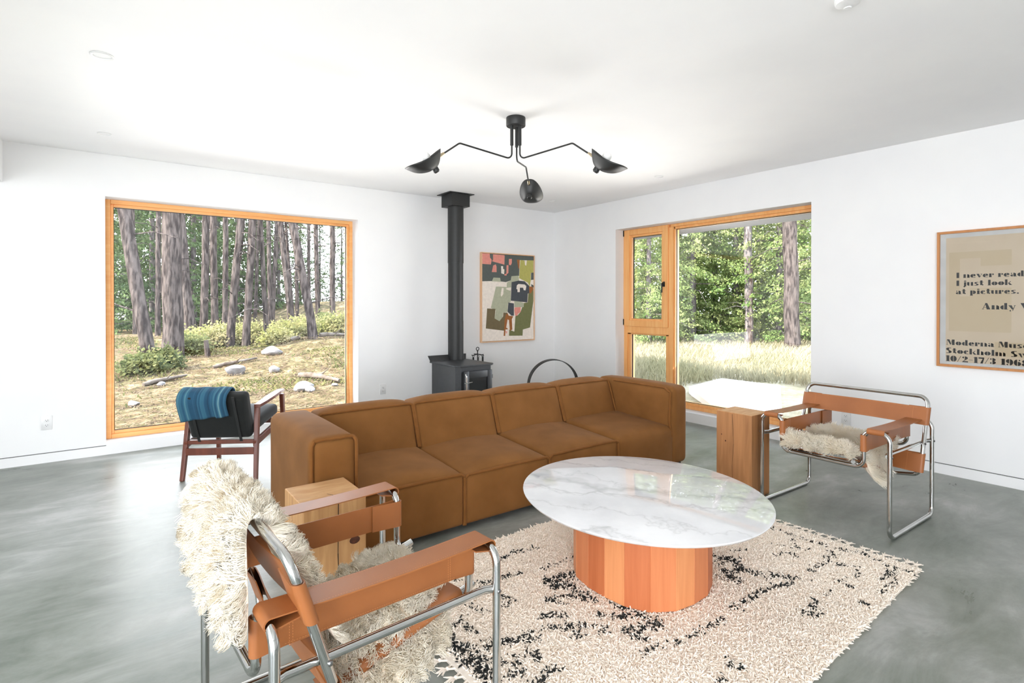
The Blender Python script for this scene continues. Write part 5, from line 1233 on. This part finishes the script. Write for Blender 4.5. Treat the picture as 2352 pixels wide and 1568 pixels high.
# shrubs
g = np.random.default_rng(5)
SHL = ['dark green shrub behind the leaning trunk at the right of the slope', 'pale yellow shrub at the foot of the leaning trunk', 'pale shrub left of the leaning trunk', 'pale shrub at the right edge of the picture window', 'pale shrub beside the dark stump', 'pale shrub just right of the dark stump', 'pale shrub behind the middle trunks on the slope', 'small green shrub at the foot of the thickest trunk', 'small green shrub in front of the thickest trunk', 'small green shrub at the foot of the far-left trunk', 'low pale shrub on the slope in front of the middle trunks', 'low pale shrub below the leaning trunk']
for i, (x, y, z, r, kd) in enumerate(BUSHES):
    z = ground(x, y); root = empty('shrub', (x, y, z), 0, SHL[i], 'shrub', 'shrubs on the slope')
    pd = []
    for _ in range(70):
        v = g.normal(0, 1, 3); v /= np.linalg.norm(v); v[2] = abs(v[2]); q = g.random()**.4; pd.append((v*r*q*np.array([1.15, 1.15, .95]), v))
    sprays('foliage', pd, M['bushdark' if kd == 'dark' else 'bushpale'], root, g, 40, .055, .10, 2.2, .8)
    b = MB()
    for k in range(7):
        a = k*.9; b.tube([(0, 0, -.05), (math.cos(a)*r*.3, math.sin(a)*r*.3, r*.4), (math.cos(a)*r*.6, math.sin(a)*r*.6, r*.8)], .01, 5, radii=[.012, .009, .004])
    b.build('stem', M['deadwood'], root)
RKL = ['largest pale boulder in the middle of the slope', 'pale flat rock right of the large boulder', 'small pale rock at lower left of the picture window', 'pale rock at lower right of the slope', 'small pale stone beside the rock at lower right', 'broad grey rock higher on the slope below the shrubs', 'small stone beside the fallen branch on the left', 'small stone near the right edge of the picture window']
for i, (x, y, z, r) in enumerate(ROCKS):
    bm = bmesh.new(); bmesh.ops.create_icosphere(bm, subdivisions=3, radius=1); rr = random.Random(i)
    ofs = [Vector((rr.uniform(-1, 1), rr.uniform(-1, 1), rr.uniform(-1, 1))).normalized() for _ in range(9)]
    for v in bm.verts:
        for o_ in ofs:
            dd = v.co.dot(o_)-.72
            if dd > 0: v.co -= o_*dd*.9
        v.co = Vector((v.co.x*r*1.35, v.co.y*r, v.co.z*r*.75))
    o = MB().bm(bm).build('rock', M['rock'], None, angle=25, loc=(x, y, ground(x, y)+r*.2)); o.rotation_euler.z = i*1.1; tag(o, RKL[i], 'rock', 'rocks on the slope')
LGL = ['fallen branch on the left of the slope in front of the trunks', 'grey fallen log at the lower right of the slope', 'fallen branch lying under the middle trunks', 'grey log at the right edge of the slope by the leaning trunk', 'thin pale stick lying on the slope below the boulder', 'short pale log end at the foot of the shrubs']
for i, (p, q, r) in enumerate(LOGS):
    p = Vector((p[0], p[1], ground(p[0], p[1])+r*.6)); q = Vector((q[0], q[1], ground(q[0], q[1])+r*.6)); m_ = (p+q)/2; m_.z = ground(m_.x, m_.y)+r*.9
    b = MB().tube([p-p, (p+m_)/2-p+Vector((0, 0, .01)), m_-p, q-p], r, 9, radii=[r, r*.95, r*.85, r*.5]); b.tube([m_-p, m_-p+Vector((.1, -.12, .12))], .01, 5, radii=[r*.35, r*.1]); o = b.build('fallen_log', M['deadwood'], None, angle=60, loc=p); tag(o, LGL[i], 'log', 'fallen wood on the slope')
# ground cover (uncountable)
def scatter(name, n_, region, m, lab, cat, g, h=(.1, .3), wd=.012, lay=0.0, dens=None):
    P = []
    while len(P) < n_:
        x, y = region(g)
        if dens and g.random() > dens(x, y): continue
        P.append((x, y, ground(x, y)))
    P = np.array(P); k = len(P); a = g.random(k)*2*PI; L = h[0]+(h[1]-h[0])*g.random(k)
    d = np.stack([np.cos(a)*(.35+lay), np.sin(a)*(.35+lay), np.full(k, max(.05, 1-lay))*(.6+.4*g.random(k))], 1); d /= np.linalg.norm(d, axis=1, keepdims=True)
    s = np.stack([-np.sin(a+.6), np.cos(a+.6), np.zeros(k)], 1)*wd; up_ = np.array([0, 0, -1])
    V = np.stack([P-s, P+s, P+d*(L*.6)[:, None]+s*.8, P+d*(L*.6)[:, None]-s*.8, P+d*L[:, None]+up_*(L*.18)[:, None]+s*.1, P+d*L[:, None]+up_*(L*.18)[:, None]-s*.1], 1).reshape(-1, 3)
    V[:, 2] += .0; b0 = (np.arange(k)*6)[:, None]
    F = np.concatenate([b0+np.array([[0, 1, 2, 3]]), b0+np.array([[3, 2, 4, 5]])])
    o = np_mesh(name, V, F, m, None, smooth=False); tag(o, lab, cat, None, 'stuff'); return o
g = np.random.default_rng(31)
def reg_r(g):
    d = 6.2+13*g.random(); px = 1380+560*g.random(); return at_(px, d)
scatter('meadow_grass', 30000, reg_r, M['straw'], 'dry straw coloured meadow grass outside the right window', 'grass', g, (.10, .34), .008, dens=lambda x, y: 1.0 if x > .6 and not (.2 < x < 2.5 and -3.2 < y < -1.1) else 0)
def reg_l(g):
    d = 5.4+10*g.random()**.8; px = 230+620*g.random(); return at_(px, d)
scatter('forest_litter', 22000, reg_l, M['litter'], 'brown twigs and needle litter covering the slope outside the picture window', 'leaf litter', g, (.04, .16), .006, .8, dens=lambda x, y: 1.0 if y > .5 else 0)
scatter('salal_undergrowth', 5000, reg_l, M['lowgreen'], 'low green undergrowth dotted over the slope outside the picture window', 'undergrowth', g, (.04, .10), .012, .3, dens=lambda x, y: (1.0 if y > 2 else 0)*(1 if math.sin(x*1.7+.6)*math.sin(y*1.3+x*.4) > .15 else .06))
